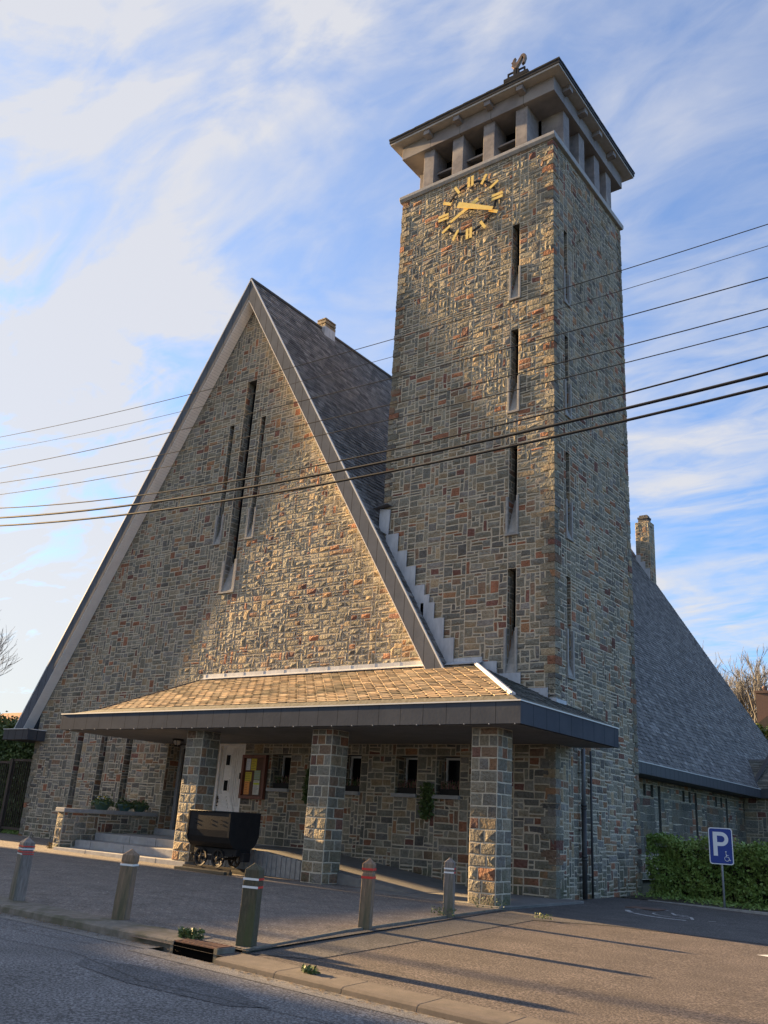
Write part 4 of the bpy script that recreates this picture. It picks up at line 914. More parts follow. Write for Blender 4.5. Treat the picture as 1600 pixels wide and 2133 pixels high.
# wooden bollards
M_wood1 = mat('weathered_post', (.30, .195, .12), (.15, .105, .07), 9, .85, .6, 30, .012, stretch=(4, 4, .5), col3=(.065, .075, .04), scale3=.5)
M_wood2 = mat('mossy_post', (.105, .085, .05), (.055, .05, .03), 12, .9, .7, 30, .015, stretch=(3, 3, .6), col3=(.07, .08, .03), scale3=1.0)
M_wood3 = mat('greyed_post', (.27, .225, .19), (.14, .115, .10), 9, .85, .6, 30, .012, stretch=(4, 4, .5), col3=(.08, .085, .05), scale3=.5)
M_rw = mat('band_red', (.55, .03, .02), None, rough=.5, bump=0); M_ww = mat('band_white', (.72, .70, .66), None, rough=.5, bump=0)
def bollard(x, y, h, wd_, wm, rot, lean, bands, label, seed):
    e_ = empty('wooden_bollard', (x, y, zg(x)), label, 'bollard', 'wooden bollards around the church forecourt', rot); e_.rotation_euler = (lean[0], lean[1], rot)
    rr = random.Random(seed); m = MB(); s = wd_/2; gz0 = h*.80
    def ringv(z, k, j=.004): return [(sx*s*k+rr.uniform(-j, j), sy*s*k+rr.uniform(-j, j), z) for sx, sy in ((-1,-1),(1,-1),(1,1),(-1,1))]
    lv = [ringv(-.1, 1.03), ringv(.25, 1.02), ringv(.5, 1), ringv(gz0-.03, 1), ringv(gz0-.02, .9), ringv(gz0, .9), ringv(gz0+.01, .99), ringv(h-.09, .98)]
    b = 0; vs = [v for l in lv for v in l]; m.v = vs+[(rr.uniform(-.01, .01), 0, h)]
    for i in range(len(lv)-1):
        for k in range(4): m.f.append((i*4+k, i*4+(k+1) % 4, (i+1)*4+(k+1) % 4, (i+1)*4+k)); m.m.append(0); m.sm.append(False)
    t = (len(lv)-1)*4
    for k in range(4): m.f.append((t+k, t+(k+1) % 4, t+4)); m.m.append(0); m.sm.append(False)
    m.build('post', wm, e_, .012)
    for z, cc, hgt in bands:      # cc: colours of front-left face pair and the right face
        m = MB(); q = s+.004
        m.box(-q, q, -q, -s+.006, z, z+hgt, cc[0]); m.box(-q, -s+.006, -s+.006, q, z, z+hgt, cc[0]); m.box(s-.006, q, -s+.006, s-.006, z, z+hgt, cc[1]); m.box(-s+.006, q, s-.006, q, z, z+hgt, cc[1])
        m.build('reflective_band', [M_rw, M_ww], e_)
rB = R(-12)
bollard(-3.48, -13.03, 1.0, .20, M_wood3, rB, (0, R(1.5)), [(.84, (0, 0), .018), (.80, (1, 1), .018), (.755, (0, 0), .018), (.72, (1, 0), .015)], 'greyed bollard with four thin red and white bands, leftmost on the kerb', 1)
bollard(-.83, -12.95, 1.0, .205, M_wood1, R(28), (0, R(1.6)), [(.755, (1, 1), .028)], 'brown bollard with a single white band, in front of the porch steps', 2)
bollard(1.90, -13.02, 1.02, .21, M_wood2, R(24), (0, R(1.0)), [(.80, (1, 0), .028), (.70, (1, 0), .028)], 'dark mossy bollard with white-red bands at the kerb corner by the drain', 3)
bollard(1.42, -9.82, 1.05, .185, M_wood1, R(20), (0, R(.6)), [(.86, (0, 0), .035), (.735, (0, 0), .035)], 'brown bollard with two bright red bands beside the parking edge', 4)
bollard(.98, -6.62, 1.04, .19, M_wood3, R(22), (0, 0), [(.82, (1, 0), .028), (.75, (1, 0), .028)], 'grey bollard with green-stained foot nearest the right-hand column', 5)

# parking sign
sg = empty('parking_sign', (2.86, 4.49, zg(2.86)), 'blue disabled parking sign on a grey pole in front of the hedge', 'sign')
m = MB(); m.tube([(0, 0, -.1), (0, 0, 1.95)], .03, 10); m.build('pole', mat('galvanised_pole', (.30, .31, .32), (.24, .25, .26), 7, .5, .1), sg)
M_sblue = mat('sign_blue', (.005, .035, .24), None, rough=.45, bump=0); M_swhite = mat('sign_white', (.72, .73, .75), None, rough=.45, bump=0)
def rrect(hw, z0, z1, r, n=5):
    p = []
    for cx, cz, a0 in ((hw-r, z1-r, 0), (-hw+r, z1-r, 90), (-hw+r, z0+r, 180), (hw-r, z0+r, 270)):
        for k in range(n+1): a_ = R(a0+90*k/n); p.append((cx+r*math.cos(a_), cz+r*math.sin(a_)))
    return p
sgr = bpy.data.objects.new('sign_plate', None)
m = MB(); m.prism(rrect(.315, 1.08, 2.04, .07), 'y', -.045, -.03); pl = m.build('sign_plate', M_swhite, sg)
pl.rotation_euler = (0, 0, R(18))
m = MB(); m.prism(rrect(.29, 1.105, 2.015, .055), 'y', -.049, -.044); m.build('blue_field', M_sblue, pl)
m = MB(); yy0, yy1 = -.053, -.048
m.box(-.20, -.09, yy0, yy1, 1.30, 1.93)
n = 14; cz_, ro, ri = 1.745, .185, .085
outer = [(.02+ro*math.cos(R(90-180*k/n)), cz_+ro*math.sin(R(90-180*k/n))) for k in range(n+1)]; inner = [(.02+ri*math.cos(R(90-180*k/n)), cz_+ri*math.sin(R(90-180*k/n))) for k in range(n+1)]
for k in range(n): m.face([(outer[k+1][0], yy0, outer[k+1][1]), (outer[k][0], yy0, outer[k][1]), (inner[k][0], yy0, inner[k][1]), (inner[k+1][0], yy0, inner[k+1][1])][::-1])
m.box(-.09, .02, yy0, yy1, cz_+ri, cz_+ro); m.box(-.09, .02, yy0, yy1, cz_-ro, cz_-ri)
m.build('letter_p', M_swhite, pl)
m = MB(); cx2, cz2 = .14, 1.235
arc = [(cx2+.062*math.cos(R(a_)), -.051, cz2+.062*math.sin(R(a_))) for a_ in range(110, 365, 15)]; m.tube(arc, .008, 6)
m.tube([(cx2-.02, -.051, cz2+.15), (cx2-.01, -.051, cz2+.045), (cx2+.05, -.051, cz2+.035), (cx2+.075, -.051, cz2-.045), (cx2+.1, -.051, cz2-.04)], .010, 6); m.tube([(cx2-.012, -.051, cz2+.09), (cx2+.045, -.051, cz2+.085)], .008, 6)
m.lathe([(.0, -.055), (.02, -.055), (.02, -.047)][::-1], (cx2-.02, 0, cz2+.178), 10, axis='y'); m.build('wheelchair_symbol', M_swhite, pl)

# ================================================================== ground
def ground(name, x0, x1, y0, y1, dz, m_, nx=24, ny=4, xf=None, skirt=0):
    mb = MB(); X = np.linspace(x0, x1, nx+1); Y = np.linspace(y0, y1, ny+1)
    xa = sorted(set(list(X)+[v for v in (0, 1) if x0 < v < x1]))
    vid = {}
    for i, x in enumerate(xa):
        for j, y in enumerate(Y):
            xx = x if not xf or x < x1-1e-6 else xf(y)
            vid[i, j] = len(mb.v); mb.v.append((xx, y, zg(xx)+dz))
    for i in range(len(xa)-1):
        for j in range(ny): mb.f.append((vid[i, j], vid[i+1, j], vid[i+1, j+1], vid[i, j+1])); mb.m.append(0); mb.sm.append(True)
    return tag(mb.build(name, m_), kind='structure')
def grain_mat(name, c1, c2, c3, s1=220, s2=2.0, rough=.9, bump=.6, dist=.006, spot=None, spotscale=30, cracks=False, patch=None, streak=(1, 1, 1)):
    m, nt, N, L, P = base_mat(name); tc = N.new('ShaderNodeTexCoord')
    a = N.new('ShaderNodeTexNoise'); a.inputs['Scale'].default_value = s1; a.inputs['Detail'].default_value = 3; a.inputs['Roughness'].default_value = .7; L.new(tc.outputs['Object'], a.inputs['Vector'])
    r = N.new('ShaderNodeValToRGB'); L.new(a.outputs[0], r.inputs[0]); e = r.color_ramp.elements; e[0].position = .41; e[0].color = (*c1, 1); e[1].position = .60; e[1].color = (*c3, 1); q = r.color_ramp.elements.new(.5); q.color = (*c2, 1)
    mp = N.new('ShaderNodeMapping'); mp.inputs['Scale'].default_value = streak; L.new(tc.outputs['Object'], mp.inputs[0])
    b = N.new('ShaderNodeTexNoise'); b.inputs['Scale'].default_value = s2; b.inputs['Detail'].default_value = 7; b.inputs['Roughness'].default_value = .65; L.new(mp.outputs[0], b.inputs['Vector'])
    rr_ = N.new('ShaderNodeMapRange'); rr_.inputs[1].default_value = .3; rr_.inputs[2].default_value = .7; rr_.inputs[3].default_value = .72; rr_.inputs[4].default_value = 1.28; L.new(b.outputs[0], rr_.inputs[0])
    mx = N.new('ShaderNodeMix'); mx.data_type = 'RGBA'; mx.blend_type = 'MULTIPLY'; mx.inputs[0].default_value = 1; L.new(r.outputs[0], mx.inputs[6]); L.new(rr_.outputs[0], mx.inputs[7]); last = mx.outputs[2]
    if spot:
        v = N.new('ShaderNodeTexVoronoi'); v.inputs['Scale'].default_value = spotscale; L.new(tc.outputs['Object'], v.inputs['Vector'])
        w_ = N.new('ShaderNodeMapRange'); w_.inputs[1].default_value = .22; w_.inputs[2].default_value = .10; L.new(v.outputs['Distance'], w_.inputs[0])
        n3 = N.new('ShaderNodeTexNoise'); n3.inputs['Scale'].default_value = .9; n3.inputs['Detail'].default_value = 4; L.new(tc.outputs['Object'], n3.inputs['Vector'])
        w2 = N.new('ShaderNodeMapRange'); w2.inputs[1].default_value = .42; w2.inputs[2].default_value = .62; w2.inputs[4].default_value = .8; L.new(n3.outputs[0], w2.inputs[0])
        mm = N.new('ShaderNodeMath'); mm.operation = 'MULTIPLY'; L.new(w_.outputs[0], mm.inputs[0]); L.new(w2.outputs[0], mm.inputs[1])
        m3 = N.new('ShaderNodeMix'); m3.data_type = 'RGBA'; L.new(mm.outputs[0], m3.inputs[0]); L.new(last, m3.inputs[6]); m3.inputs[7].default_value = (*spot, 1); last = m3.outputs[2]
    if patch:
        n4 = N.new('ShaderNodeTexNoise'); n4.inputs['Scale'].default_value = .35; n4.inputs['Detail'].default_value = 2; L.new(tc.outputs['Object'], n4.inputs['Vector'])
        w4 = N.new('ShaderNodeMapRange'); w4.inputs[1].default_value = .56; w4.inputs[2].default_value = .575; w4.inputs[4].default_value = .7; L.new(n4.outputs[0], w4.inputs[0])
        m4 = N.new('ShaderNodeMix'); m4.data_type = 'RGBA'; L.new(w4.outputs[0], m4.inputs[0]); L.new(last, m4.inputs[6]); m4.inputs[7].default_value = (*patch, 1); last = m4.outputs[2]
    if cracks:
        br = N.new('ShaderNodeTexBrick'); L.new(tc.outputs['Object'], br.inputs['Vector']); br.inputs['Scale'].default_value = 1; br.inputs['Brick Width'].default_value = .22; br.inputs['Row Height'].default_value = .11
        br.inputs['Mortar Size'].default_value = .007; br.inputs['Color1'].default_value = (1.12, 1.1, 1.08, 1); br.inputs['Color2'].default_value = (.86, .87, .88, 1); br.inputs['Mortar'].default_value = (.45, .45, .45, 1)
        m5 = N.new('ShaderNodeMix'); m5.data_type = 'RGBA'; m5.blend_type = 'MULTIPLY'; m5.inputs[0].default_value = 1; L.new(last, m5.inputs[6]); L.new(br.outputs[0], m5.inputs[7]); last = m5.outputs[2]
    L.new(last, P.inputs['Base Color']); P.inputs['Roughness'].default_value = rough; P.inputs['Specular IOR Level'].default_value = .4
    bp = N.new('ShaderNodeBump'); bp.inputs['Strength'].default_value = bump; bp.inputs['Distance'].default_value = dist; L.new(a.outputs[0], bp.inputs['Height']); L.new(bp.outputs[0], P.inputs['Normal'])
    return m
M_earth = grain_mat('earth', (.05, .06, .025), (.08, .085, .04), (.10, .09, .06), 40, .3)
M_road = grain_mat('road_asphalt', (.055, .054, .055), (.122, .121, .124), (.24, .24, .245), 36, .8, .8, 1.0, .010,)
M_park = grain_mat('reddish_asphalt', (.034, .027, .0235), (.075, .061, .054), (.165, .137, .118), 36, 1.2, .85, 1.0, .008)
M_pave = grain_mat('forecourt_paving', (.098, .084, .074), (.165, .144, .128), (.25, .222, .196), 30, 1.6, .85, .9, .008, spot=(.34, .31, .26), spotscale=7.5, cracks=True)
ground('terrain', -900, 900, -900, 900, -.16, M_earth, 40, 8)
ground('road', -120, 120, -24.5, -13.86, -.11, M_road, 60, 4)
ground('forecourt_paving', -60, .5, -13.25, -.0, -.002, M_pave, 30, 40, xf=lambda y: float(np.interp(y, [-13.28, -10.5, -4.9, -4.05, 0], [2.12, 1.50, .74, .66, .6])))
ground('parking_area', .3, 14.0, -13.7, 5.9, -.045, M_park, 16, 10)
ground('parking_area_far', 14.0, 60, -13.7, 5.9, -.045, M_park, 8, 4)
ground('west_lane', -60, -24.6, -.02, 45, -.01, M_pave, 8, 4)
# darker strip of tarmac along the forecourt edge and by the tower
M_strip = grain_mat('dark_tarmac_strip', (.035, .033, .031), (.075, .07, .066), (.14, .13, .12), 36, 1.5, .85, 1.0, .008)
m = MB(); pts = [(2.15, -13.2), (2.9, -12.8), (2.45, -9.0), (1.95, -5.0), (3.2, -4.6), (9.5, -4.9), (9.5, 3.0), (.1, 3.2), (.05, -1.1), (.72, -4.9), (1.50, -10.5)]
for A in ([(2.14, -13.3), (2.9, -12.8), (2.45, -9.0), (1.45, -9.0)], [(1.45, -9.0), (2.45, -9.0), (1.95, -5.0), (.80, -5.0)], [(.80, -5.0), (1.95, -5.0), (3.2, -3.9), (.64, -3.9)], [(.64, -3.9), (3.2, -3.9), (9.0, -2.6), (9.0, 3.0), (.64, 3.6)], [(-.2, .36), (.64, .36), (.64, 3.6), (-.2, 3.9)]):
    m.face([(x, y, zg(x)-.045+.006) for x, y in A])
tag(m.build('tarmac_patch', M_strip), kind='structure')
M_tar = mat('tar_seam', (.018, .018, .02), (.03, .03, .03), 20, .7, .2)
def tar(name, pts, w_, dz):
    m = MB(); rr = random.Random(int(pts[0][0]*31)); q = []
    for (x0, y0), (x1, y1) in zip(pts[:-1], pts[1:]):
        n = max(2, int(math.hypot(x1-x0, y1-y0)/.18)); q += [(x0+(x1-x0)*i/n+rr.uniform(-.012, .012), y0+(y1-y0)*i/n+rr.uniform(-.018, .018)) for i in range(n)]
    q.append(pts[-1])
    for (x0, y0), (x1, y1) in zip(q[:-1], q[1:]): m.face([(x0, y0-w_, zg(x0)+dz), (x1, y1-w_, zg(x1)+dz), (x1, y1+w_, zg(x1)+dz), (x0, y0+w_, zg(x0)+dz)])
    tag(m.build(name, M_tar), kind='structure')
tar('road_crack', [(-1.5, -15.2), (.8, -14.9), (2.6, -15.3), (5.5, -15.0), (8, -15.4)], .006, -.103); tar('road_crack', [(-6, -14.4), (-2.5, -14.55), (.5, -14.3)], .005, -.103)
tar('parking_seam', [(2.9, -12.8), (2.45, -9.0), (1.95, -5.0), (3.2, -3.9)], .008, -.034); tar('parking_crack', [(3.2, -3.9), (5.5, -3.3), (9.0, -2.6)], .008, -.034)
m = MB(); pts_ = [(1.2, -15.0), (2.0, -14.75), (3.4, -14.8), (4.3, -15.05), (4.0, -15.35), (2.6, -15.5), (1.5, -15.35)]
m.face([(x, y, zg(x)-.105) for x, y in pts_]); tag(m.build('road_repair', grain_mat('repair_asphalt', (.042, .042, .044), (.092, .092, .096), (.165, .166, .172), 40, 1.5)), kind='structure')
# concrete edging between forecourt and parking
m = MB(); ed = [(2.12, -13.28), (1.50, -10.5), (.74, -4.9), (.66, -4.05)]
for (x0, y0), (x1, y1) in zip(ed[:-1], ed[1:]):
    d = Vector((x1-x0, y1-y0, 0)); L_ = d.length; d.normalize(); nn = Vector((d.y, -d.x, 0)); k = max(1, int(L_/1.0))
    for i in range(k):
        c = Vector((x0, y0, 0))+d*L_*(i+.5)/k; c.z = zg(c.x)-.045; m.obox(c, d, nn, (0, 0, 1), L_/k/2-.004, .03, .048)
tag(m.build('forecourt_edging', M_kerb, None, .01), kind='structure')
# gap filler under edging
m = MB(); m.face([(2.2, -13.3, -.03), (1.2, -13.3, -.03), (.3, -4, -.03), (.75, -4, -.03)][::-1]); tag(m.build('edging_bed', M_strip), kind='structure')
# kerb stones
m = MB(); x = -60.0
while x < 1.2:
    x1 = min(x+1.0, 1.22); c = (x+x1)/2; m.prism([(-13.86, -.2), (-13.84, -.02), (-13.80, .005), (-13.2, .004), (-13.2, -.2)], 'x', x+.0015, x1-.0015)
    for i in range(-10, 0): m.v[i] = (m.v[i][0], m.v[i][1]+.22, m.v[i][2]+zg(m.v[i][0]))
    x = x1
kerb = tag(m.build('kerb', M_kerb, None, .006), kind='structure')
m = MB(); x = 2.25
while x < 40:      # dropped kerb along the parking entrance
    m.prism([(-13.92, -.2), (-13.90, -.055), (-13.86, -.035), (-13.42, -.022), (-13.42, -.2)], 'x', x+.002, x+1.0-.002)
    for i in range(-10, 0): m.v[i] = (m.v[i][0], m.v[i][1]+.0, m.v[i][2]+zg(m.v[i][0]))
    x += 1.0
tag(m.build('dropped_kerb', mat('dropped_kerb_concrete', (.13, .108, .09), (.09, .077, .065), 5, .9, .6, 90, .008), None, .006), kind='structure')
# pale gutter band along the kerb
m = MB()
for x0, x1, ya, yb in ((-60, 1.2, -13.92, -13.6), (1.2, 40, -14.22, -13.9)): m.face([(x0, ya, zg(x0)-.105), (max(x0, 0) if 0 else x0, ya, zg(x0)-.105), (x1, ya, zg(x1)-.105), (x1, yb, zg(x1)-.105), (x0, yb, zg(x0)-.105)][1:])
M_gut = grain_mat('gutter_strip', (.10, .095, .085), (.18, .17, .155), (.26, .25, .23), 60, 2, .9, .7, .006); m2 = MB()
for x0 in range(-60, 40):
    x1 = x0+1; ya, yb = ((-13.95, -13.62) if x0 < 1 else (-14.22, -13.90)); m2.face([(x0, ya, zg(x0)-.105), (x1, ya, zg(x1)-.105), (x1, yb, zg(x1)-.105), (x0, yb, zg(x0)-.105)])
tag(m2.build('gutter_strip', M_gut), kind='structure')
# litter: leaf scraps and grit in the gutter and on the forecourt
rg = np.random.default_rng(77); n = 900; x = rg.uniform(-9, 7, n); y = np.where(x < 1.4, -13.72, -13.98)+rg.normal(0, .05, n)
P = np.stack([x, y, np.array([zg(a) for a in x])-.095], 1); o = leaf_mesh('gutter_litter', P, .022, mat('dry_leaf', (.20, .13, .07), (.10, .07, .04), 9, .9, 0), None, rg, 6, .4); tag(o, 'brown leaf scraps and grit gathered in the gutter along the kerb', 'litter', kind='stuff')
n = 700; x = rg.uniform(-14, 1.3, n); y = rg.uniform(-13, -4.6, n); P = np.stack([x, y, np.array([zg(a) for a in x])+.006], 1)
o = leaf_mesh('fallen_petals', P, .022, mat('pale_petal', (.38, .35, .30), None, bump=0), None, rg, 9, .35); tag(o, 'pale fallen petals scattered over the dark forecourt paving', 'petals', kind='stuff')
n = 500; x = rg.uniform(2, 9, n); y = rg.uniform(-13, -5, n); P = np.stack([x, y, np.array([zg(a) for a in x])-.037], 1)
# storm drain at the corner
dg = empty('storm_drain', (1.62, -13.52, -.02), 'rusty iron storm drain with open mouth in the kerb by the mossy bollard', 'drain')
m = MB(); m.box(-.40, .40, -.15, .16, 0.010, .026)
for i in range(9): m.box(-.36+i*.09, -.32+i*.09, -.13, .13, .026, .034)
m.build('grate', mat('rusty_iron', (.17, .075, .045), (.10, .055, .04), 14, .85, .4, 80, .004), dg)
m = MB(); m.box(-.38, .38, -.165, .12, -.17, .008); m.build('drain_mouth', M_dark, dg)
m = MB(); m.box(-.44, -.38, -.17, .14, -.17, .02); m.build('drain_cheek', M_kerb, dg); m = MB(); m.box(.38, .44, -.17, .14, -.17, .02); m.build('drain_cheek', M_kerb, dg)
def weed(loc, r, n, label, seed, mm=None, s=.035):
    rg = np.random.default_rng(seed); a_ = rg.uniform(0, 6.28, n); q = r*np.sqrt(rg.uniform(0, 1, n)); e_ = empty('weed_tuft', loc, label, 'weed')
    leaf_mesh('leaves', np.stack([q*np.cos(a_)*1.4, q*np.sin(a_)*.7, rg.uniform(0, r*.7, n)], 1), s, mm or M_leaf2, e_, rg, .2, .4)
weed((1.18, -13.35, 0), .16, 320, 'bright green weed tuft at the left of the storm drain', 1)
weed((3.55, -13.62, -.07), .09, 90, 'small moss clump in a joint of the dropped kerb', 2)
weed((.95, -6.75, 0), .2, 120, 'low green growth around the foot of the grey bollard', 3, M_leaf2, .025)
weed((.62, -4.4, 0), .3, 130, 'sparse weeds at the paving edge by the right-hand column', 4, M_leaf2, .025)
weed((-16.5, -3.6, .1), .25, 200, 'dry reddish weeds at the left foot of the steps', 5, mat('dry_weed', (.12, .08, .04), (.07, .08, .03), 5, .9, 0), .04)
weed((2.05, -4.75, -.03), .14, 90, 'little yellowing weed growing in the tarmac joint', 6, M_leafy, .025)
# worn disabled-bay marking on the tarmac
M_paint = mat('worn_road_paint', (.62, .62, .60), (.24, .24, .23), 12, .8, .2, 50, .003)
m = MB()
def stroke(pts, w_, z=-.045+.010):
    for (x0, y0), (x1, y1) in zip(pts[:-1], pts[1:]):
        d = Vector((x1-x0, y1-y0)); 
        if d.length < 1e-4: continue
        n_ = Vector((-d.y, d.x)).normalized()*w_/2
        m.face([(x0-n_.x, y0-n_.y, zg(x0)+z), (x1-n_.x, y1-n_.y, zg(x1)+z), (x1+n_.x, y1+n_.y, zg(x1)+z), (x0+n_.x, y0+n_.y, zg(x0)+z)])
cxp, cyp, rp = 3.0, .35, 1.15
def arcp(a0, a1, r): return [(cxp+r*math.cos(R(a)), cyp+r*math.sin(R(a))) for a in range(a0, a1+1, 6)]
stroke(arcp(196, 226, rp), .13); stroke(arcp(232, 300, rp), .13); stroke(arcp(120, 168, rp), .12)
stroke(arcp(330, 342, rp*.9), .05)
stroke([(2.7, .8), (2.95, .3), (3.35, .25), (3.55, -.25)], .07); stroke([(2.85, .55), (3.2, .5)], .06); stroke([(cxp+.5*math.cos(R(a)), .15+.45*math.sin(R(a))) for a in range(170, 330, 12)], .05)
tag(m.build('bay_marking', M_paint), kind='structure')
m = MB(); m.face([(x, y, zg(x)-.034) for x, y in ((6.25, -5.2), (9.5, -5.9), (9.5, -5.6), (6.4, -4.9))]); tag(m.build('painted_line', mat('white_road_paint', (.62, .62, .60), (.48, .48, .47), 12, .8, .1), None), kind='structure')
m = MB(); m.box(.9, 9.5, 3.95, 4.05, -.2, -.03)
for i in range(8):
    for k in range(8): pass
tag(m.build('bed_edging', M_conc2, None, .01), kind='structure')
mc = MB(); mc.box(-.42, .42, -.3, .3, 0, .012); o = mc.build('manhole_cover', mat('rust_cover', (.16, .08, .05), (.09, .06, .045), 9, .8, .3), None); o.location = (1.95, 1.05, zg(1.95)-.036); tag(o, 'flat rusty iron cover set in the dark tarmac beside the tower', 'manhole cover')

# ================================================================== vegetation
def hedge(name, x0, x1, y0, y1, z0, z1, n, size, mm, label, seed, stems=True, loc=None, taper=.1):
    rg = np.random.default_rng(seed); loc = loc or ((x0+x1)/2, (y0+y1)/2, z0)
    e_ = empty(name, loc, label, 'hedge'); L0 = np.array(loc)
    P = rg.uniform(0, 1, (n, 3)); k = rg.random(n)
    P[:, 1] = np.where(k < .6, np.abs(rg.normal(0, .12, n)), P[:, 1]); P[:, 2] = np.where((k > .6) & (k < .8), 1-np.abs(rg.normal(0, .05, n)), P[:, 2])
    P = np.clip(P, 0, 1.03); x = x0+(x1-x0)*P[:, 0]; z = z0+(z1-z0)*P[:, 2]; y = y0+(y1-y0)*P[:, 1]
    bump = .10*np.sin(x*2.1+seed)+.07*np.sin(x*5.3+z*3)+.06*np.sin(z*6.1+x); y += bump*(y1-y0)*.8; z += (.04*np.sin(x*3.7)+rg.normal(0, .035, n))*(z1-z0)*P[:, 2]
    # clumpy gaps
    keep = (np.sin(x*7.3+1.3*np.sin(z*9))*np.sin(z*8.1+x*2.2+1.7*np.sin(x*4)) > -.30) | (rg.random(n) < .22)
    leaf_mesh('leaves', np.stack([x, y, z], 1)[keep]-L0, size, mm, e_, rg, .2, .6)
    rg2 = np.random.default_rng(seed+90); k2 = rg2.integers(0, n, n//9); leaf_mesh('new_growth', np.stack([x, y-.02, z], 1)[k2]-L0, size*.9, M_leafy, e_, rg2, .4, .5)
    m = MB()
    for i in range(int((x1-x0)/.35)):
        xx = x0+.2+i*.35+rg.uniform(-.1, .1); yy = y0+(y1-y0)*.35
        for b in range(3):
            q = [(xx+rg.uniform(-.05, .05)-L0[0], yy-L0[1], z0-L0[2]), (xx+rg.uniform(-.2, .2)-L0[0], yy+rg.uniform(-.15, .1)-L0[1], (z0+(z1-z0)*.5)-L0[2]), (xx+rg.uniform(-.4, .4)-L0[0], yy+rg.uniform(-.2, .2)-L0[1], z0+(z1-z0)*.95-L0[2])]
            m.tube(q, [.022, .015, .006], 5)
    m.build('branches', M_twig, e_)
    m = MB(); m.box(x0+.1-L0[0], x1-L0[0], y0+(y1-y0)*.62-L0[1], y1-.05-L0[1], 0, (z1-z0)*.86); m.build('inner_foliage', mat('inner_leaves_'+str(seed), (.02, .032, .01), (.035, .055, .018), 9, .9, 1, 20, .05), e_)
hedge('clipped_hedge', .15, 11.0, 5.95, 7.2, -.1, 1.62, 52000, .050, M_leaf, 'low clipped green hedge along the tower foot behind the parking sign', 3)
m = MB()
# ground strip beneath the hedge
rg = np.random.default_rng(9); n = 2500; x = rg.uniform(.1, 11, n); y = 4.3+rg.uniform(0, 1, n)**.6*1.7; P = np.stack([x, y, np.array([zg(a) for a in x])-.02+rg.uniform(0, .10, n)], 1)
o = leaf_mesh('grass_verge', P, .06, M_leaf, None, rg, -.6, .25); tag(o, 'ragged grass and low weeds between the tarmac and the hedge', 'grass', kind='stuff')
ground('verge_soil', .05, 12, 4.05, 8, -.03, grain_mat('soil', (.03, .03, .018), (.05, .045, .028), (.07, .06, .04), 40, 1), 6, 2)
hedge('tall_hedge', -38, -24.9, 1.3, 3.6, .1, 4.95, 70000, .085, M_leaf2, 'tall dark green hedge rising behind the metal gate at the left', 5)
n = 5000; x = rg.uniform(-36, -24.5, n); y = rg.uniform(.2, 1.5, n); P = np.stack([x, y, .15+rg.uniform(0, .12, n)], 1)
o = leaf_mesh('grass_strip', P, .07, M_leaf, None, rg, -.6, .2); tag(o, 'narrow strip of grass at the foot of the tall hedge', 'grass', kind='stuff')

def bare_tree(name, loc, h, spread, depth, seed, label, mat_t, r0=.2, buds=None, nb=3, up=.35, first=.35, cat='tree', group=None, bsize=.06, minr=.008):
    rg = random.Random(seed); e_ = empty(name, loc, label, cat, group); m = MB(); tips = []; tr_m = MB()
    def grow(p, d, L_, r, lev):
        segs = 3; pts = [p]; q = Vector(p); dd = Vector(d)
        for i in range(segs):
            dd = (dd+Vector((rg.uniform(-1, 1), rg.uniform(-1, 1), rg.uniform(-.4, .8)))*.16).normalized(); q = q+dd*L_/segs; pts.append(q.copy())
        (tr_m if lev == 0 else m).tube(pts, [r*(1-.35*i/segs) for i in range(segs+1)], 6 if lev < 2 else 4, cap=False)
        if lev >= depth: tips.append(q); return
        for k in range(nb+(1 if lev == 0 else 0)):
            t = rg.uniform(.45, 1.0) if k else 1.0; b = pts[min(segs, max(1, round(t*segs)))]
            ax = Vector((rg.gauss(0, 1), rg.gauss(0, 1), rg.gauss(0, .3))); nd = (dd+ax.normalized()*spread*rg.uniform(.5, 1.1)+Vector((0, 0, up))).normalized()
            grow(b, nd, L_*rg.uniform(.62, .84), max(minr, r*rg.uniform(.5, .66)), lev+1)
    grow(Vector((0, 0, -.3)), Vector((rg.uniform(-.05, .05), 0, 1)), h*first, r0, 0)
    tr_m.build('trunk', mat_t, e_); m.build('branches', mat_t, e_)
    if buds:
        rgn = np.random.default_rng(seed); T = np.array([list(t) for t in tips]); P = np.repeat(T, 4, 0)+rgn.normal(0, .12, (len(T)*4, 3)); leaf_mesh('buds', P, bsize, buds, e_, rgn)
    return e_
# behind the nave on the right: bare tree, second tree, chimneyed house, shrub
bare_tree('bare_tree', (-13.0, 66, 0), 19.2, .62, 7, 11, 'large leafless tree behind the church roof, right of the far chimney', M_bark, .45, None, 3, .28, .30, minr=.018)
bare_tree('bare_tree', (-17.2, 70, 0), 17.8, .6, 7, 23, 'smaller leafless tree touching the church roof line', M_bark, .35, None, 3, .28, .32, minr=.018)
bare_tree('bare_tree', (-7.5, 68, 0), 18.6, .6, 7, 29, 'leafless tree at the right edge of the view behind the roof', M_bark, .4, None, 3, .28, .30, minr=.018)
hs = empty('brick_house', (-9.6, 62, 0), 'brick house showing only its red chimney above the church roof', 'house')
M_brick = mat('red_brick', (.15, .095, .075), (.11, .07, .06), 10, .9, .3, 30, .02); m = MB(); m.box(-5, 5, 0, 9, 0, 8.5); m.build('wall', M_brick, hs)
m = MB(); m.prism([(-5.4, 8.4), (5.4, 8.4), (0, 12.4)], 'y', -.3, 9.3); rf = m.build('roof', mat('dark_tiles', (.06, .05, .045), (.04, .035, .03), 5, .8, .3), hs)
m = MB(); m.box(-1.0, .3, .3, 1.6, 10.5, 14.5); m.box(-1.08, .38, .22, 1.68, 14.5, 14.72); m.build('chimney', M_brick, rf)
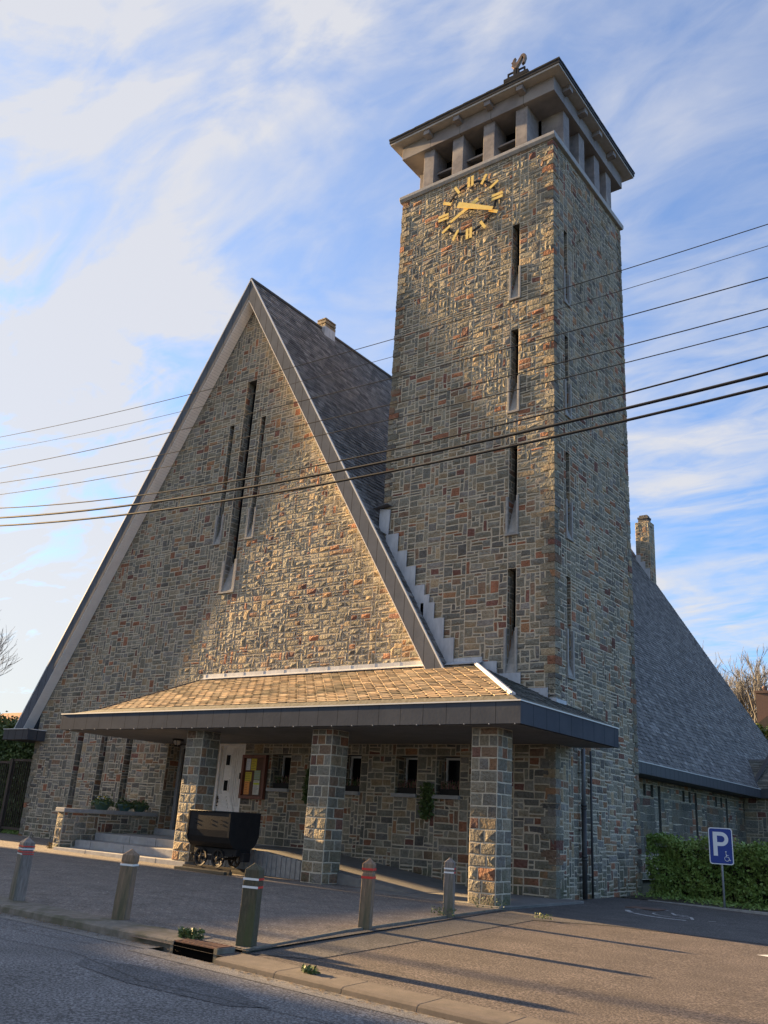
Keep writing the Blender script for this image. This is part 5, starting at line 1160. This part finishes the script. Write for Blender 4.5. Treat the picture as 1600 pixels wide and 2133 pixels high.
m = MB(); m.lathe([(.2, 14.7), (.24, 15.1), (.18, 15.2)], (-.3, .9, 0), 10); m.build('chimney_pot', M_brick, rf)
def leafy(name, loc, R_, H, n, size, mm, label, seed, cat='tree', trunk=.2, group=None, base=.25):
    rg = np.random.default_rng(seed); e_ = empty(name, loc, label, cat, group); cl = 26; cs = []
    for i in range(cl):
        a_ = rg.uniform(0, 6.28); t = rg.uniform(0, 1); rr_ = R_*rg.uniform(.2, .85)*(1-.3*t); cs.append((rr_*math.cos(a_), rr_*math.sin(a_), H*(base+(1-base)*t*.9), R_*rg.uniform(.22, .42)))
    cs = np.array(cs); k = rg.integers(0, cl, n); d = rg.normal(size=(n, 3)); d /= np.linalg.norm(d, axis=1)[:, None]; rad = cs[k, 3]*rg.uniform(.3, 1.0, n)**.5
    P = cs[k, :3]+d*rad[:, None]; P[:, 2] = np.clip(P[:, 2], .1, H); leaf_mesh('crown', P, size, mm, e_, rg, .3, .6)
    m = MB(); m.tube([(0, 0, -.2), (.05, 0, H*.4), (0, .05, H*.75)], [trunk, trunk*.7, trunk*.3], 8)
    for i in range(7): m.tube([(0, 0, H*(.25+.05*i)), tuple(cs[i, :3]*.9)], [trunk*.35, trunk*.1], 5)
    m.build('trunk', M_bark, e_)
    return e_
leafy('spring_bush', (-5.3, 58, 0), 4.2, 13.2, 16000, .17, M_leafy, 'yellow-green budding shrub at the right edge below the brick chimney', 31, 'shrub', .15)
leafy('spring_bush', (-9.5, 57, 0), 3.0, 11.6, 9000, .17, M_leafy, 'green shrub tucked behind the slope of the church roof', 32, 'shrub', .15)
# behind the hedge on the left
bare_tree('bare_tree', (-46.4, 8.0, 0), 14.0, .7, 6, 41, 'leafless tree reaching in from the left edge of the view', M_bark, .25, None, 3, .25, .35, minr=.012)
bare_tree('budding_tree', (-57.5, 22, 0), 10.2, .55, 5, 43, 'small tree with pinkish buds behind the left roof edge', M_bark, .18, M_bud, 3, .3, .3, bsize=.06, minr=.010)
h2 = empty('tiled_house', (-66, 24, 0), 'house with orange clay tile roof glimpsed above the tall hedge', 'house')
m = MB(); m.box(-9, 6, 0, 8, 0, 6.6); m.build('wall', mat('cream_wall', (.4, .36, .3), None), h2); m = MB(); m.prism([(-.4, 6.5), (8.4, 6.5), (4, 9.6)], 'x', -9.4, 6.4); m.build('roof', mat('orange_tiles', (.30, .11, .05), (.22, .08, .04), 6, .8, .4), h2)
# metal gate at the left corner
gt = empty('metal_gate', (-25.6, .3, .12), 'dark metal bar gate beside the left corner of the church', 'gate')
M_gate = mat('dark_gate_metal', (.045, .035, .028), (.06, .045, .035), 8, .6, .15)
for x in (-.68, .98): m = MB(); m.box(x-.09, x+.09, -.09, .09, -.1, 3.1); m.build('gate_post', M_gate, gt, .01)
m = MB(); m.box(-.62, .92, -.03, .03, 3.0, 3.1); m.box(-.62, .92, -.03, .03, .2, .3)
for i in range(9): m.box(-.5+i*.16, -.47+i*.16, -.015, .015, .3, 3.0)
m.build('gate_bars', M_gate, gt)
m = MB(); m.box(-9, -.75, -.03, .03, 2.9, 3.0); m.box(-9, -.75, -.03, .03, .2, .3)
for i in range(50): m.box(-8.9+i*.16, -8.87+i*.16, -.015, .015, .3, 2.9)
m.build('railing', M_gate, gt)

# unseen buildings, added to block the low sun from forecourt, porch and road
w2 = empty('sun_block_barn', (-47, -19.0, 0), 'unseen barn-shaped block added in the west to shade the forecourt', 'barn')
m = MB(); m.box(-4, 4, 1.1, 11.2, 0, 8.0); m.build('wall', M_brick, w2)
m = MB(); m.prism([(-4.4, 7.9), (4.4, 7.9), (0, 12.1)], 'y', 1.1, 11.5); m.build('roof', bpy.data.materials['dark_tiles'], w2)
w3 = empty('sun_block_warehouse', (-47, -24.6, 0), 'unseen tall flat-roofed block added in the west to shade the road', 'warehouse')  # out of view, added tall enough to shade the road
m = MB(); m.box(-4, 4, -7, 6.6, 0, 15.2); m.build('wall', M_brick, w3); m = MB(); m.box(-4.2, 4.2, -7.2, 6.8, 15.2, 15.5); m.build('roof', bpy.data.materials['dark_tiles'], w3)
wh = empty('sun_block_house', (-47, 2, 0), 'unseen steep-roofed block added in the west to keep sun off the porch wall', 'house')  # out of view, added as a solid sun block for the porch wall
m = MB(); m.box(-4, 4, -6.6, 1.0, 0, 7.6); m.build('wall', bpy.data.materials['cream_wall'], wh)
m = MB(); m.prism([(-4.4, 7.5), (4.4, 7.5), (0, 13.0)], 'y', -6.9, 1.2); m.build('roof', bpy.data.materials['dark_tiles'], wh)

# ================================================================== overhead lines
def cable(p0, p1, p2, r, label, y):
    # parabola through three measured points on the plane Y = y
    A = np.array([[p[0]**2, p[0], 1] for p in (p0, p1, p2)]); co_ = np.linalg.solve(A, [p[1] for p in (p0, p1, p2)]); a2 = co_[0]
    X = np.linspace(-30, 34, 81)
    pts = [(x, y, float(co_ @ (x*x, x, 1))) for x in X]
    m = MB(); m.tube(pts, r, 6); o = m.build('overhead_cable', M_cable); tag(o, label, 'cable', 'overhead cables crossing in front of the church')
WIRES = WIRE_DATA = [
 ('w1', (-5.51, 8.55), (2.2, 7.93), (9.30, 7.74), .005, 'thin overhead wire, uppermost of the lines'),
 ('w2', (-5.40, 8.24), (2.2, 7.65), (9.28, 7.48), .0035, 'very thin overhead wire, second line from the top'),
 ('w3', (-5.24, 7.81), (2.2, 7.32), (9.25, 7.11), .006, 'thin overhead wire, third line from the top'),
 ('w4', (-5.11, 7.47), (2.2, 6.93), (9.22, 6.75), .006, 'thin overhead wire, fourth line from the top'),
 ('w5', (-5.02, 7.21), (2.2, 6.70), (9.20, 6.55), .0055, 'thin overhead wire, fifth line from the top'),
 ('w6', (-4.91, 6.91), (4.43, 6.17), (9.18, 6.23), .0095, 'medium black overhead cable just above the two thick ones'),
 ('w7', (-4.83, 6.70), (4.44, 6.02), (9.16, 6.03), .017, 'thick black overhead cable, upper of the two thickest'),
 ('w8', (-4.77, 6.53), (4.45, 5.87), (9.15, 5.89), .0155, 'thick black overhead cable, lowest of all the lines')]
for n_, a, b, c, r_, lb in WIRES: cable(a, b, c, r_, lb, -14)
for x, lb in ((-30, 'wooden utility pole west of the church carrying the cables'), (34, 'wooden utility pole east of the parking area')):
    e_ = empty('utility_pole', (x, -14.05, zg(x)), lb, 'utility pole'); m = MB(); m.tube([(0, 0, -.3), (0, 0, 11.5)], [.17, .12], 10); m.build('pole', M_bark, e_)
    m = MB(); m.box(-.05, .05, -.6, .6, 9.9, 10.0); m.build('crossarm', M_bark, e_)
